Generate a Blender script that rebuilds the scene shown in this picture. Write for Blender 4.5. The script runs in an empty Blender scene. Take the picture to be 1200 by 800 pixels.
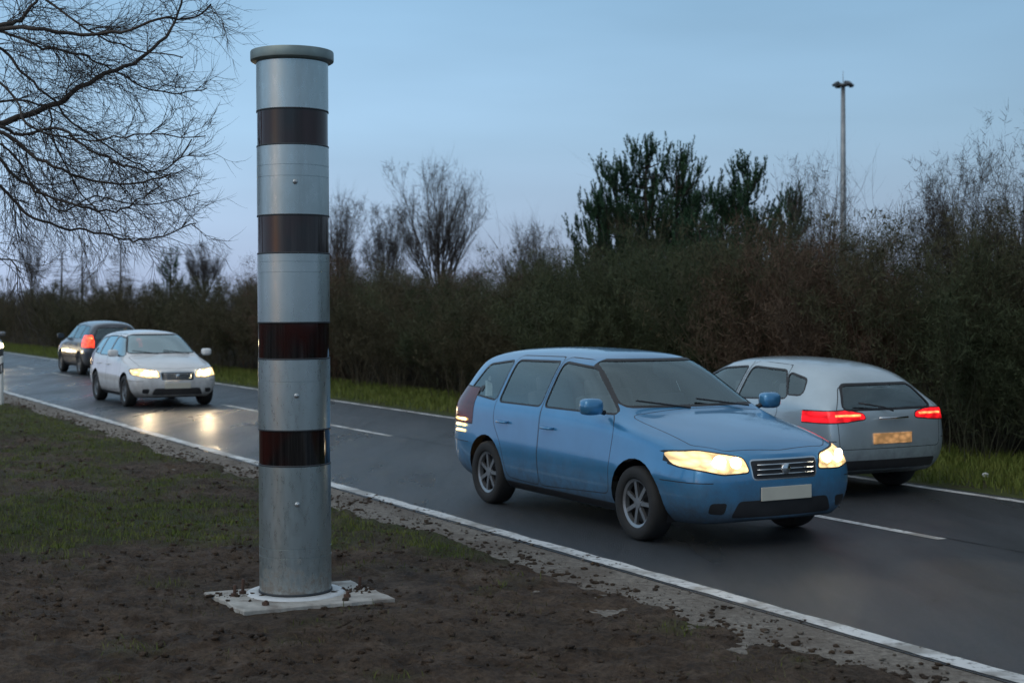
import bpy, bmesh, math, random
import numpy as np
from mathutils import Vector, Matrix, noise

random.seed(7); rng = np.random.default_rng(7)
scene = bpy.context.scene
C = scene.collection
R = math.radians

# ------------------------------------------------------------------ camera
EYE = 1.95
FPX = 1700.0                       # focal length in photo pixels (1200 wide)
cam_d = bpy.data.cameras.new('camera')
cam = bpy.data.objects.new('camera', cam_d); C.objects.link(cam)
cam_d.sensor_width = 36.0; cam_d.lens = 36.0 * FPX / 1200.0
cam_d.shift_y = -37.0 / 1200.0
cam_d.clip_start = 0.1; cam_d.clip_end = 3000
cam.location = (0, 0, EYE); cam.rotation_euler = (R(90), 0, 0)
scene.camera = cam
cam_d.dof.use_dof = True; cam_d.dof.focus_distance = 9.8; cam_d.dof.aperture_fstop = 3.2

# ------------------------------------------------------------------ world
SUN_EL, SUN_AZ = 4.0, -130.0
world = bpy.data.worlds.new('World'); scene.world = world
world.use_nodes = True
nt = world.node_tree; nt.nodes.clear()
def WN(t, **k):
    n = nt.nodes.new(t)
    for a, b in k.items(): setattr(n, a, b)
    return n
wout = WN('ShaderNodeOutputWorld'); wbg = WN('ShaderNodeBackground')
sky = WN('ShaderNodeTexSky'); sky.sky_type = 'NISHITA'; sky.sun_disc = False
sky.sun_elevation = R(SUN_EL); sky.sun_rotation = R(SUN_AZ); sky.altitude = 200
sky.air_density = 1.4; sky.dust_density = 2.0; sky.ozone_density = 4.0
tc = WN('ShaderNodeTexCoord'); sep = WN('ShaderNodeSeparateXYZ')
nt.links.new(tc.outputs['Generated'], sep.inputs[0])
ramp = WN('ShaderNodeValToRGB')
cr = ramp.color_ramp
cr.elements[0].position = 0.0; cr.elements[0].color = (0.38, 0.46, 0.65, 1)
cr.elements[1].position = 1.0; cr.elements[1].color = (0.46, 0.52, 0.58, 1)
for p, c in ((0.05, (0.35, 0.47, 0.66, 1)), (0.12, (0.31, 0.47, 0.66, 1)), (0.22, (0.25, 0.42, 0.61, 1)), (0.5, (0.37, 0.46, 0.55, 1))):
    e = cr.elements.new(p); e.color = c
nt.links.new(sep.outputs['Z'], ramp.inputs[0])
# a little brighter towards the left, where the last light is
mr = WN('ShaderNodeMapRange'); mr.inputs['From Min'].default_value = -0.4; mr.inputs['From Max'].default_value = 0.4
mr.inputs['To Min'].default_value = 1.12; mr.inputs['To Max'].default_value = 0.68
nt.links.new(sep.outputs['X'], mr.inputs['Value'])
mp = WN('ShaderNodeMapping'); mp.inputs['Scale'].default_value = (1.0, 1.0, 5.0)
nz = WN('ShaderNodeTexNoise'); nz.inputs['Scale'].default_value = 2.2; nz.inputs['Detail'].default_value = 4; nz.inputs['Roughness'].default_value = 0.45
nt.links.new(tc.outputs['Generated'], mp.inputs[0]); nt.links.new(mp.outputs[0], nz.inputs['Vector'])
mr2 = WN('ShaderNodeMapRange'); mr2.inputs['From Min'].default_value = 0.35; mr2.inputs['From Max'].default_value = 0.65
mr2.inputs['To Min'].default_value = 0.87; mr2.inputs['To Max'].default_value = 1.10
nt.links.new(nz.outputs['Fac'], mr2.inputs['Value'])
mul = WN('ShaderNodeMath', operation='MULTIPLY'); nt.links.new(mr.outputs[0], mul.inputs[0]); nt.links.new(mr2.outputs[0], mul.inputs[1])
vm = WN('ShaderNodeVectorMath', operation='SCALE'); nt.links.new(ramp.outputs[0], vm.inputs[0]); nt.links.new(mul.outputs[0], vm.inputs['Scale'])
sk = WN('ShaderNodeVectorMath', operation='SCALE'); nt.links.new(sky.outputs[0], sk.inputs[0]); sk.inputs['Scale'].default_value = 0.05
ad = WN('ShaderNodeVectorMath', operation='ADD'); nt.links.new(vm.outputs[0], ad.inputs[0]); nt.links.new(sk.outputs[0], ad.inputs[1])
nt.links.new(ad.outputs[0], wbg.inputs['Color']); wbg.inputs['Strength'].default_value = 0.86
nt.links.new(wbg.outputs[0], wout.inputs[0])

# ------------------------------------------------------------------ sun (all but gone)
sd = bpy.data.lights.new('sun', 'SUN'); sd.energy = 0.5; sd.angle = R(40); sd.color = (1, .86, .68)
so = bpy.data.objects.new('sun', sd); C.objects.link(so)
so.rotation_euler = (R(50), 0, R(-40))
scene.view_settings.view_transform = 'Standard'; scene.view_settings.look = 'None'
scene.view_settings.exposure = 0.45; scene.view_settings.gamma = 1.0
scene.view_settings.use_curve_mapping = False
scene.cycles.max_bounces = 6; scene.cycles.transparent_max_bounces = 16

# ------------------------------------------------------------------ frames of reference
TH = math.atan(933.0 / FPX); CT, ST = math.cos(TH), math.sin(TH)
def rd(u, v, z=0.0): return Vector((u * CT - v * ST, u * ST + v * CT, z))     # u across the road, v along it
def at(px, py, d): return Vector(((px - 600) / FPX * d, d, EYE - (py - 363) / FPX * d))
def u_at(px, u):                     # point on the line u = const seen in photo column px
    r = (px - 600) / FPX
    return u * (CT - r * ST) / (ST + r * CT)
U_NEAR, U_MID, U_FAR = 6.04, 9.14, 11.64

# ------------------------------------------------------------------ helpers
def tag(o, label=None, cat=None, group=None, kind=None):
    if label: o['label'] = label
    if cat: o['category'] = cat
    if group: o['group'] = group
    if kind: o['kind'] = kind
    return o
def empty(name, loc=(0, 0, 0), rz=0.0):
    o = bpy.data.objects.new(name, None); C.objects.link(o)
    o.location = loc; o.rotation_euler = (0, 0, rz); o.empty_display_size = .3
    return o
def link(name, me, mats, parent=None, smooth=False):
    o = bpy.data.objects.new(name, me); C.objects.link(o)
    for m in (mats if isinstance(mats, (list, tuple)) else [mats]): me.materials.append(m)
    if smooth:
        me.polygons.foreach_set('use_smooth', [True] * len(me.polygons))
    if parent: o.parent = parent
    return o
def np_mesh(name, V, F, loops):
    """V (n,3), F flat int array of vertex ids, loops = verts per face (int or array)"""
    me = bpy.data.meshes.new(name)
    V = np.asarray(V, np.float32); F = np.asarray(F, np.int32)
    if np.isscalar(loops): cnt = np.full(len(F) // loops, loops, np.int32)
    else: cnt = np.asarray(loops, np.int32)
    me.vertices.add(len(V)); me.vertices.foreach_set('co', V.ravel())
    me.loops.add(len(F)); me.loops.foreach_set('vertex_index', F)
    me.polygons.add(len(cnt))
    st = np.concatenate(([0], np.cumsum(cnt)[:-1])).astype(np.int32)
    me.polygons.foreach_set('loop_start', st); me.polygons.foreach_set('loop_total', cnt)
    me.update(calc_edges=True)
    return me
class MB:
    def __init__(s): s.v = []; s.f = []; s.m = []
    def add(s, vs, fs, mi=0):
        b = len(s.v); s.v += [tuple(v) for v in vs]
        s.f += [tuple(i + b for i in f) for f in fs]; s.m += [mi] * len(fs)
    def box(s, c, d, M=None, mi=0):
        x, y, z = d[0] / 2, d[1] / 2, d[2] / 2
        vs = [Vector((a * x, b * y, e * z)) for e in (-1, 1) for a, b in ((-1, -1), (1, -1), (1, 1), (-1, 1))]
        if M is not None: vs = [M @ v for v in vs]
        vs = [v + Vector(c) for v in vs]
        s.add(vs, [(3, 2, 1, 0), (4, 5, 6, 7), (0, 1, 5, 4), (1, 2, 6, 5), (2, 3, 7, 6), (3, 0, 4, 7)], mi)
    def tube(s, pts, rad, n=6, cap=True, mi=0):
        pts = [Vector(p) for p in pts]; b = len(s.v); k = len(pts)
        up = Vector((0, 0, 1)); prev = None
        for i, p in enumerate(pts):
            t = (pts[min(i + 1, k - 1)] - pts[max(i - 1, 0)])
            if t.length < 1e-9: t = Vector((0, 0, 1))
            t.normalize()
            if prev is None:
                a = t.cross(up if abs(t.z) < .9 else Vector((1, 0, 0))).normalized()
            else:
                a = (prev - t * prev.dot(t))
                a = a.normalized() if a.length > 1e-6 else t.orthogonal().normalized()
            prev = a; c = t.cross(a)
            r = rad[i] if isinstance(rad, (list, tuple)) else rad
            for j in range(n):
                g = 2 * math.pi * j / n
                s.v.append(tuple(p + a * (r * math.cos(g)) + c * (r * math.sin(g))))
        for i in range(k - 1):
            for j in range(n):
                j2 = (j + 1) % n
                s.f.append((b + i * n + j, b + i * n + j2, b + (i + 1) * n + j2, b + (i + 1) * n + j)); s.m.append(mi)
        if cap:
            s.f.append(tuple(b + j for j in range(n))[::-1]); s.m.append(mi)
            s.f.append(tuple(b + (k - 1) * n + j for j in range(n))); s.m.append(mi)
    def lathe(s, prof, n=32, axis='z', c=(0, 0, 0), mi=0, closed=False):
        b = len(s.v); c = Vector(c); k = len(prof)
        for r, h in prof:
            for j in range(n):
                g = 2 * math.pi * j / n
                if axis == 'z': p = Vector((r * math.cos(g), r * math.sin(g), h))
                elif axis == 'y': p = Vector((r * math.cos(g), h, r * math.sin(g)))
                else: p = Vector((h, r * math.cos(g), r * math.sin(g)))
                s.v.append(tuple(p + c))
        for i in range(k - (0 if closed else 1)):
            i2 = (i + 1) % k
            for j in range(n):
                j2 = (j + 1) % n
                s.f.append((b + i * n + j, b + i * n + j2, b + i2 * n + j2, b + i2 * n + j)); s.m.append(mi)
    def mesh(s, name):
        me = bpy.data.meshes.new(name); me.from_pydata(s.v, [], s.f); me.update()
        if any(s.m): me.polygons.foreach_set('material_index', s.m)
        return me
    def build(s, name, mats, parent=None, smooth=False, bevel=0.0):
        me = s.mesh(name)
        bm = bmesh.new(); bm.from_mesh(me)
        bmesh.ops.recalc_face_normals(bm, faces=bm.faces)
        if bevel: bmesh.ops.bevel(bm, geom=bm.edges[:], offset=bevel, segments=2, affect='EDGES', profile=.6)
        bm.to_mesh(me); bm.free()
        return link(name, me, mats, parent, smooth)

# ------------------------------------------------------------------ materials
class Mat:
    def __init__(s, name, col=(.5, .5, .5), rough=.6, metal=0.0, spec=.5, **kw):
        s.m = bpy.data.materials.new(name); s.m.use_nodes = True; s.t = s.m.node_tree
        s.b = s.t.nodes['Principled BSDF']
        s.b.inputs['Base Color'].default_value = (*col, 1); s.b.inputs['Roughness'].default_value = rough
        s.b.inputs['Metallic'].default_value = metal; s.b.inputs['Specular IOR Level'].default_value = spec
        for k, v in kw.items(): s.b.inputs[k.replace('_', ' ')].default_value = v
    def n(s, t, **k):
        x = s.t.nodes.new(t)
        for a, b in k.items():
            if a in x.inputs.keys(): x.inputs[a].default_value = b
            else: setattr(x, a, b)
        return x
    def l(s, a, b): s.t.links.new(a, b)
    def noise(s, scale, detail=4, rough=.55, coord='Object', stretch=None):
        tc = s.n('ShaderNodeTexCoord'); src = tc.outputs[coord]
        if stretch:
            mp = s.n('ShaderNodeMapping'); mp.inputs['Scale'].default_value = stretch[:3]
            if len(stretch) > 3: mp.inputs['Rotation'].default_value = (0, 0, stretch[3])
            s.l(src, mp.inputs[0]); src = mp.outputs[0]
        x = s.n('ShaderNodeTexNoise'); x.inputs['Scale'].default_value = scale
        x.inputs['Detail'].default_value = detail; x.inputs['Roughness'].default_value = rough
        s.l(src, x.inputs['Vector']); return x.outputs['Fac']
    def ramp(s, fac, stops):
        r = s.n('ShaderNodeValToRGB'); e = r.color_ramp.elements
        e[0].position, e[0].color = stops[0][0], (*stops[0][1], 1)
        e[1].position, e[1].color = stops[-1][0], (*stops[-1][1], 1)
        for p, c in stops[1:-1]:
            q = e.new(p); q.color = (*c, 1)
        s.l(fac, r.inputs[0]); return r.outputs[0]
    def mix(s, f, a, b, mode='MIX'):
        x = s.n('ShaderNodeMix'); x.data_type = 'RGBA'; x.blend_type = mode
        if isinstance(f, (int, float)): x.inputs[0].default_value = f
        else: s.l(f, x.inputs[0])
        for i, v in ((6, a), (7, b)):
            if isinstance(v, tuple): x.inputs[i].default_value = (*v, 1)
            else: s.l(v, x.inputs[i])
        return x.outputs[2]
    def rng(s, f, a, b, c, d):
        x = s.n('ShaderNodeMapRange'); s.l(f, x.inputs[0])
        for i, v in enumerate((a, b, c, d)): x.inputs[i + 1].default_value = v
        return x.outputs[0]
    def bump(s, h, dist=.01, strength=1.0):
        x = s.n('ShaderNodeBump'); x.inputs['Distance'].default_value = dist; x.inputs['Strength'].default_value = strength
        s.l(h, x.inputs['Height']); s.l(x.outputs[0], s.b.inputs['Normal'])
    def base(s, o): s.l(o, s.b.inputs['Base Color']); return s
    def rough(s, o): s.l(o, s.b.inputs['Roughness']); return s

def simple(name, c, rough=.6, metal=0, var=.25, scale=6, **k):
    m = Mat(name, c, rough, metal, **k)
    f = m.noise(scale)
    m.base(m.ramp(f, [(.3, tuple(x * (1 - var) for x in c)), (.7, tuple(min(1, x * (1 + var)) for x in c))]))
    return m.m
def emit(name, c, s):
    m = Mat(name, tuple(.75 * x for x in c), .2)
    g = m.n('ShaderNodeNewGeometry'); x = m.n('ShaderNodeMath', operation='MULTIPLY_ADD'); m.l(g.outputs['Backfacing'], x.inputs[0]); x.inputs[1].default_value = -s; x.inputs[2].default_value = s
    tcx = m.n('ShaderNodeTexCoord'); vx = m.n('ShaderNodeTexVoronoi'); vx.inputs['Scale'].default_value = 13; mpx = m.n('ShaderNodeMapping'); mpx.inputs['Scale'].default_value = (.3, 1, 1.6)
    m.l(tcx.outputs['Object'], mpx.inputs[0]); m.l(mpx.outputs[0], vx.inputs['Vector']); y = m.n('ShaderNodeMath', operation='MULTIPLY'); m.l(x.outputs[0], y.inputs[0]); m.l(m.rng(vx.outputs['Distance'], .1, .75, 1.35, .30), y.inputs[1]); m.l(y.outputs[0], m.b.inputs['Emission Strength'])
    m.b.inputs['Emission Color'].default_value = (*c, 1); m.b.inputs['Emission Strength'].default_value = s
    return m.m

ROT = (1, 1, 1, -TH)
# asphalt: worn, damp, with streaks along the lanes
m = Mat('asphalt', rough=.45, spec=.75)
f1 = m.noise(90, 3, .7); f2 = m.noise(.9, 5, .6, stretch=(1.2, .16, 1, -TH)); f3 = m.noise(1.4, 5, .65)
g = m.ramp(f2, [(.3, (.026, .031, .038)), (.5, (.046, .053, .063)), (.72, (.080, .088, .098))])
g = m.mix(.55, g, m.ramp(f1, [(.35, (.35, .35, .35)), (.7, (1, 1, 1))]), 'MULTIPLY')
g = m.mix(m.rng(f3, .58, .74, 0, .4), g, (.085, .074, .062))
g = m.mix(.8, g, m.ramp(m.noise(34, 6, .85), [(.40, (.30, .30, .30)), (.58, (1.35, 1.35, 1.35))]), 'MULTIPLY')
vo = m.n('ShaderNodeTexVoronoi'); vo.feature = 'DISTANCE_TO_EDGE'; vo.inputs['Scale'].default_value = .42
tcv = m.n('ShaderNodeTexCoord'); va = m.n('ShaderNodeVectorMath', operation='ADD'); nv_ = m.n('ShaderNodeTexNoise'); nv_.inputs['Scale'].default_value = 1.6; nv_.inputs['Detail'].default_value = 6
m.l(tcv.outputs['Object'], nv_.inputs['Vector']); m.l(tcv.outputs['Object'], va.inputs[0]); m.l(nv_.outputs['Color'], va.inputs[1]); m.l(va.outputs[0], vo.inputs['Vector'])
ck = m.n('ShaderNodeMath', operation='MULTIPLY'); m.l(m.rng(vo.outputs[0], .002, .007, 1, 0), ck.inputs[0]); m.l(m.rng(m.noise(.35, 3), .47, .55, 0, .8), ck.inputs[1])
g = m.mix(ck.outputs[0], g, (.010, .010, .011))
m.base(g)
m.rough(m.rng(m.noise(1.1, 4, .6, stretch=(1.0, .2, 1, -TH)), .3, .7, .20, .50))
hb = m.n('ShaderNodeMath', operation='ADD'); m.l(f1, hb.inputs[0]); m.l(m.noise(260, 2, .6), hb.inputs[1])
m.bump(hb.outputs[0], .012, 1.0)
ASPHALT = m.m
m = Mat('road_paint', rough=.5)
f = m.noise(14, 6, .7); f2 = m.noise(2.2, 4, .6)
m.base(m.mix(m.rng(f2, .46, .62, 0, .8), m.ramp(f, [(.36, (.16, .155, .15)), (.47, (.64, .65, .64))]), (.20, .18, .15)))
m.bump(f, .004, .5); PAINT = m.m
# worn paint that lets asphalt through in chips
m = Mat('shoulder_grit', rough=.85)
f = m.noise(18, 6, .7); f2 = m.noise(1.3, 5, .6); f3 = m.noise(150, 3, .6)
g = m.ramp(f, [(.3, (.085, .072, .058)), (.55, (.22, .195, .165)), (.75, (.36, .33, .29))])
g = m.mix(m.rng(f2, .45, .65, 0, .7), g, (.085, .062, .045))
m.base(g); a = m.n('ShaderNodeMath', operation='ADD'); m.l(f, a.inputs[0]); m.l(f3, a.inputs[1]); m.bump(a.outputs[0], .012, .9); SHOULDER = m.m
# soil, with a 'green' vertex attribute (the sparse turf) and leaf litter
m = Mat('soil', rough=.9, spec=.25)
f = m.noise(3.0, 8, .68); f2 = m.noise(26, 5, .7); f3 = m.noise(.55, 4, .6); f4 = m.noise(110, 3, .7)
g = m.ramp(f, [(.30, (.042, .027, .017)), (.48, (.125, .084, .056)), (.70, (.24, .175, .125))])
g = m.mix(m.rng(f3, .46, .6, 0, .5), g, (.125, .105, .088))
g = m.mix(.6, g, m.ramp(f2, [(.36, (.25, .23, .22)), (.60, (1.15, 1.1, 1.05))]), 'MULTIPLY')
at_ = m.n('ShaderNodeAttribute'); at_.attribute_name = 'green'
mm = m.n('ShaderNodeMath', operation='MULTIPLY'); m.l(at_.outputs['Fac'], mm.inputs[0]); m.l(m.rng(f2, .35, .62, .1, 1), mm.inputs[1])
g = m.mix(mm.outputs[0], g, m.ramp(f4, [(.3, (.045, .07, .016)), (.7, (.10, .12, .035))]))
m.base(g)
a = m.n('ShaderNodeMath', operation='ADD'); m.l(f2, a.inputs[0]); m.l(f4, a.inputs[1]); m.bump(a.outputs[0], .06, 1.0)
m.rough(m.rng(f3, .4, .65, .75, .95)); SOIL = m.m
m = Mat('turf', rough=.9, spec=.2)
f = m.noise(1.2, 6, .65); f2 = m.noise(30, 4, .6)
g = m.ramp(f, [(.3, (.06, .05, .026)), (.5, (.06, .075, .022)), (.7, (.085, .10, .03))])
m.base(m.mix(.5, g, m.ramp(f2, [(.3, (.4, .4, .4)), (.7, (1, 1, 1))]), 'MULTIPLY')); m.bump(f2, .04, .8); TURF = m.m
m = Mat('litter_ground', rough=.95, spec=.1)
f = m.noise(2.0, 6, .7); m.base(m.ramp(f, [(.3, (.016, .014, .009)), (.7, (.045, .036, .022))])); m.bump(f, .1, 1); BANK = m.m

def blade_mat(name, c0, c1, scale=3.0):
    m = Mat(name, rough=.75, spec=.2); f = m.noise(scale, 3, .6); m.base(m.ramp(f, [(.35, c0), (.65, c1)])); return m.m
GRASS = blade_mat('grass_blades', (.085, .12, .022), (.15, .17, .04))
DEADG = blade_mat('dry_grass', (.10, .07, .04), (.07, .075, .03))
TWIG = blade_mat('twig_bark', (.048, .044, .027), (.100, .082, .056), .3)
TWIG2 = blade_mat('twig_bark_red', (.070, .042, .030), (.10, .068, .048), .6)
BRUSH = blade_mat('brush_leaves', (.052, .056, .028), (.095, .078, .048), .30)
BARK = simple('bark', (.045, .036, .030), .85, var=.4, scale=14)
NEEDLE = blade_mat('pine_needles', (.028, .070, .036), (.050, .105, .050), 1.2)

# ------------------------------------------------------------------ ground
def sheet(name, u0, u1, v0, v1, z, mat, nu=1, nv=1, jit=None):
    V = []; F = []
    for i in range(nv + 1):
        for j in range(nu + 1):
            u = u0 + (u1 - u0) * j / nu; v = v0 + (v1 - v0) * i / nv
            if jit: u += jit(j, nu, v)
            V.append(rd(u, v, z))
    for i in range(nv):
        for j in range(nu):
            a = i * (nu + 1) + j; F.append((a, a + 1, a + nu + 2, a + nu + 1))
    me = bpy.data.meshes.new(name); me.from_pydata(V, [], F); me.update()
    o = link(name, me, mat); o['kind'] = 'structure'; return o
mb = MB(); S = 1500; mb.add([(-S, -S, -.06), (S, -S, -.06), (S, S, -.06), (-S, S, -.06)], [(0, 1, 2, 3)])
g = mb.build('ground', BANK); g['kind'] = 'structure'
sheet('road', 5.93, 11.83, -60, 900, 0.0, ASPHALT)
sheet('shoulder', 4.9, 5.93, -60, 400, -.004, SHOULDER)

# painted lines: edges slightly eaten by wear
def wavy(seed, amp):
    def f(j, nu, v): return (noise.noise(Vector((v * 2.3, seed, j * 7.0))) * amp + noise.noise(Vector((v * 9, seed, j * 3.0))) * amp * .6)
    return f
def paint_line(name, u, w, v0, v1, seed, step=.12, amp=.012):
    n = int((v1 - v0) / step)
    return sheet(name, u - w / 2, u + w / 2, v0, v1, .004, PAINT, 1, n, wavy(seed, amp))
paint_line('edge_line_near', U_NEAR, .15, -5, 60, 1.3, amp=.02); sheet('edge_line_near_far_stretch', U_NEAR - .07, U_NEAR + .07, 60, 500, .004, PAINT)
paint_line('edge_line_across', U_FAR, .12, 0, 80, 4.3); sheet('edge_line_across_far_stretch', U_FAR - .06, U_FAR + .06, 80, 500, .004, PAINT)
k = 0; v = 9.05 - 5.75 * 2
cd = MB()
while v < 220:
    n = 14
    vs = []
    for i in range(n + 1):
        vv = v + 2.75 * i / n
        a = noise.noise(Vector((vv * 5, 9.1, 0))) * .012; b = noise.noise(Vector((vv * 5, 3.1, 5))) * .012
        vs += [rd(U_MID - .055 + a, vv, .004), rd(U_MID + .055 + b, vv, .004)]
    cd.add(vs, [(2 * i, 2 * i + 1, 2 * i + 3, 2 * i + 2) for i in range(n)]); v += 5.75
o = cd.build('centre_line', PAINT); o['kind'] = 'structure'
# dark sealed joint along the centre
TAR = simple('joint_tar', (.015, .015, .016), .35)
sheet('road_joint', U_MID + .075, U_MID + .095, -5, 120, .003, TAR, 1, 900, wavy(7.7, .015))

# soil verge: displaced, denser near the camera
patches = [(-5.0, 13.2, 1.3, 1.3), (-3.4, 12.6, .7, .7), (-9, 26, 2.5, 1.0), (-4.6, 13.4, .8, .9), (-1.0, 14.4, 1.4, .6), (-6.0, 17.5, 1.6, .6), (-3.6, 15.2, 1.6, 1.0), (-5.2, 20, 1.5, .9), (-2.2, 13.0, .9, .8), (-.9, 12.6, 1.3, .8), (.2, 12.2, 1.1, .6), (-4.2, 13.0, .9, 1.0), (-7.5, 24, 2.5, 1.0), (-3.5, 18.0, 1.0, .4), (-10, 31, 3, 1)]
def green(x, y):
    s = 0
    for cx, cy, r, a in patches:
        d = ((x - cx) ** 2 + ((y - cy) * .8) ** 2) / (r * r)
        if d < 6: s += a * math.exp(-d)
    n = noise.fractal(Vector((x * 1.5, y * 1.5, 3.3)), 1.0, 2.0, 4)
    return max(0.0, min(1.0, s * 1.15 + n * 1.1 - .42))
PLATE_Z = .035
def soil_h(x, y):
    u = x * CT + y * ST
    n1 = noise.fractal(Vector((x * .55, y * .55, 1.0)), 1.0, 2.0, 3) * .035
    p = Vector((x * 4.2, y * 4.2, 2.0))
    n2 = noise.fractal(p, .8, 2.1, 4) * .034
    n3 = abs(noise.noise(Vector((x * 12, y * 12, 5)))) * .022
    # tyre/heel marks roughly along the verge
    w = math.sin((x * .35 + y * .93) * 7 + noise.noise(Vector((x * .8, y * .8, 0))) * 3) * .010 * max(0, noise.noise(Vector((x * .6, y * .6, 9))) + .25)
    edge = 5.50 + noise.fractal(Vector((x * .9, y * .9, 7)), 1.0, 2.0, 4) * .20 - .04 * abs(noise.noise(Vector((x*5, y*5, 1))))
    t = (edge - u) / .18
    base = .018 if t >= 1 else (-.07 if t <= 0 else -.07 + .088 * (t * t * (3 - 2 * t)))
    h = base + max(-.4, min(1, t)) * (n1 + n2 + n3 + w) * (1 if t > 0 else .2)
    # level around the foundation plate
    d = max(abs(x + 1.42) - .62, abs(y - 9.72) - .50)
    if d < .35:
        k = max(0, min(1, d / .35)); k = k * k * (3 - 2 * k)
        h = h * k + (1 - k) * (.004 + n3 * .5)
    # trodden edge running left of the plate
    dl = (y - 9.4) - (x + 2.05) * 1.0 - noise.noise(Vector((x * 3, y * 3, 0))) * .08
    if -4 < x < -2.0: h += .022 / (1 + math.exp(-dl / .02)) - .011
    # heap of smoothed soil in front right of the plate
    h += .045 * math.exp(-(((x + .78) / .45) ** 2 + ((y - 9.05) / .30) ** 2))
    return h
rows = 560; cols = 560
V = np.zeros((rows, cols, 3), np.float32); G = np.zeros(rows * cols, np.float32)
for i in range(rows):
    y = 5.6 * (75 / 5.6) ** (i / (rows - 1))
    xr = 5.8 / CT - y * math.tan(TH) ; xr = min(xr + .1, y * .62 + .5)
    xl = -y * .62 - .5
    for j in range(cols):
        x = xl + (xr - xl) * j / (cols - 1)
        V[i, j] = (x, y, soil_h(x, y)); G[i * cols + j] = green(x, y)
ii, jj = np.meshgrid(np.arange(rows - 1), np.arange(cols - 1), indexing='ij')
a = (ii * cols + jj).ravel(); F = np.stack([a, a + 1, a + cols + 1, a + cols], 1)
me = np_mesh('soil_verge', V.reshape(-1, 3), F.ravel(), 4)
att = me.attributes.new('green', 'FLOAT', 'POINT'); att.data.foreach_set('value', G)
verge = link('soil_verge', me, SOIL, smooth=True); verge['kind'] = 'structure'

sheet('far_verge', 11.83, 15.5, -20, 400, -.012, TURF)
# low earth bank added under the thicket to block sky between the shrubs
V = []; F = []; nv = 260
prof = [(14.6, -.03), (16, .15), (18, .4), (20, .9), (22.5, 1.5), (25, 1.8), (30, 1.8), (60, 1.4), (61, -.5)]
for i in range(nv):
    v = -15 + 415 * (i / (nv - 1)) ** 1.6
    for j, (u, z) in enumerate(prof):
        k = noise.noise(Vector((v * .18, j * 1.7, 0)))
        V.append(rd(u + k * .8, v, z + (k * .5 if z > .1 else 0)))
n = len(prof)
F = [(i * n + j, i * n + j + 1, (i + 1) * n + j + 1, (i + 1) * n + j) for i in range(nv - 1) for j in range(n - 1)]
me = bpy.data.meshes.new('sky_blocking_bank'); me.from_pydata(V, [], F); me.update()
o = link('sky_blocking_bank', me, BANK, smooth=True); o['kind'] = 'structure'

# ------------------------------------------------------------------ grass, clods, litter (stuff)
def blades(name, P, h0, h1, w, mat, lean=.5, label='', cat='grass', per=1):
    n = len(P); P = np.asarray(P, np.float32)
    h = rng.uniform(h0, h1, n); az = rng.uniform(0, 2 * np.pi, n); ln = rng.uniform(0, lean, n) * h
    wd = rng.uniform(.6, 1.2, n) * w
    dx, dy = np.cos(az), np.sin(az); a2 = rng.uniform(0, 2 * np.pi, n); px, py = np.cos(a2) * wd, np.sin(a2) * wd
    v = np.zeros((n, 5, 3), np.float32)
    v[:, 0] = P + np.stack([px, py, 0 * h], 1); v[:, 1] = P - np.stack([px, py, 0 * h], 1)
    mid = P + np.stack([dx * ln * .35, dy * ln * .35, h * .55], 1)
    v[:, 2] = mid - np.stack([px, py, 0 * h], 1) * .8; v[:, 3] = mid + np.stack([px, py, 0 * h], 1) * .8
    v[:, 4] = P + np.stack([dx * ln, dy * ln, h * .95], 1)
    b = (np.arange(n) * 5)[:, None]
    f = np.concatenate([b + np.array([[0, 1, 2, 3]]), b + np.array([[3, 2, 4]])], 1).ravel()
    me = np_mesh(name, v.reshape(-1, 3), f, np.tile([4, 3], n))
    o = link(name, me, mat); tag(o, label, cat, kind='stuff'); return o
P = []
while len(P) < 26000:
    y = 7 * (45 / 7) ** random.random(); x = random.uniform(-y * .5, min(5.2 / CT - y * math.tan(TH), y * .5))
    gr = green(x, y)
    if random.random() < gr ** 1.6 * (.25 + 1.5 * max(0, noise.noise(Vector((x * 4, y * 4, 60))) + .15)): P.append((x, y, soil_h(x, y) - .004))
blades('grass', P, .02, .07, .0028, GRASS, 1.0, 'sparse short green grass in patches on the near soil verge')
P = []
while len(P) < 14000:
    y = 6.5 * (45 / 6.5) ** random.random(); x = random.uniform(-y * .5, min(5.3 / CT - y * math.tan(TH), y * .5))
    if random.random() < .12 + green(x, y) * .6 + (.5 if noise.noise(Vector((x * 1.1, y * 1.1, 20))) > .15 else 0):
        P.append((x, y, soil_h(x, y) - .003))
blades('dry_grass', P, .01, .04, .003, DEADG, 2.2, 'dead brown grass stalks lying on the near soil verge')
P = []
for _ in range(90000):
    v = 6 + 130 * random.random() ** 2.0; u = 11.88 + 3.2 * random.random() ** .75
    if u < 12.05 + .2 * noise.noise(Vector((v, 0, 0))): continue
    P.append(rd(u, v, -.012))
blades('verge_grass', P, .05, .16, .007, GRASS, .8, 'green and yellowing grass strip between the far lane and the thicket')
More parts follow.
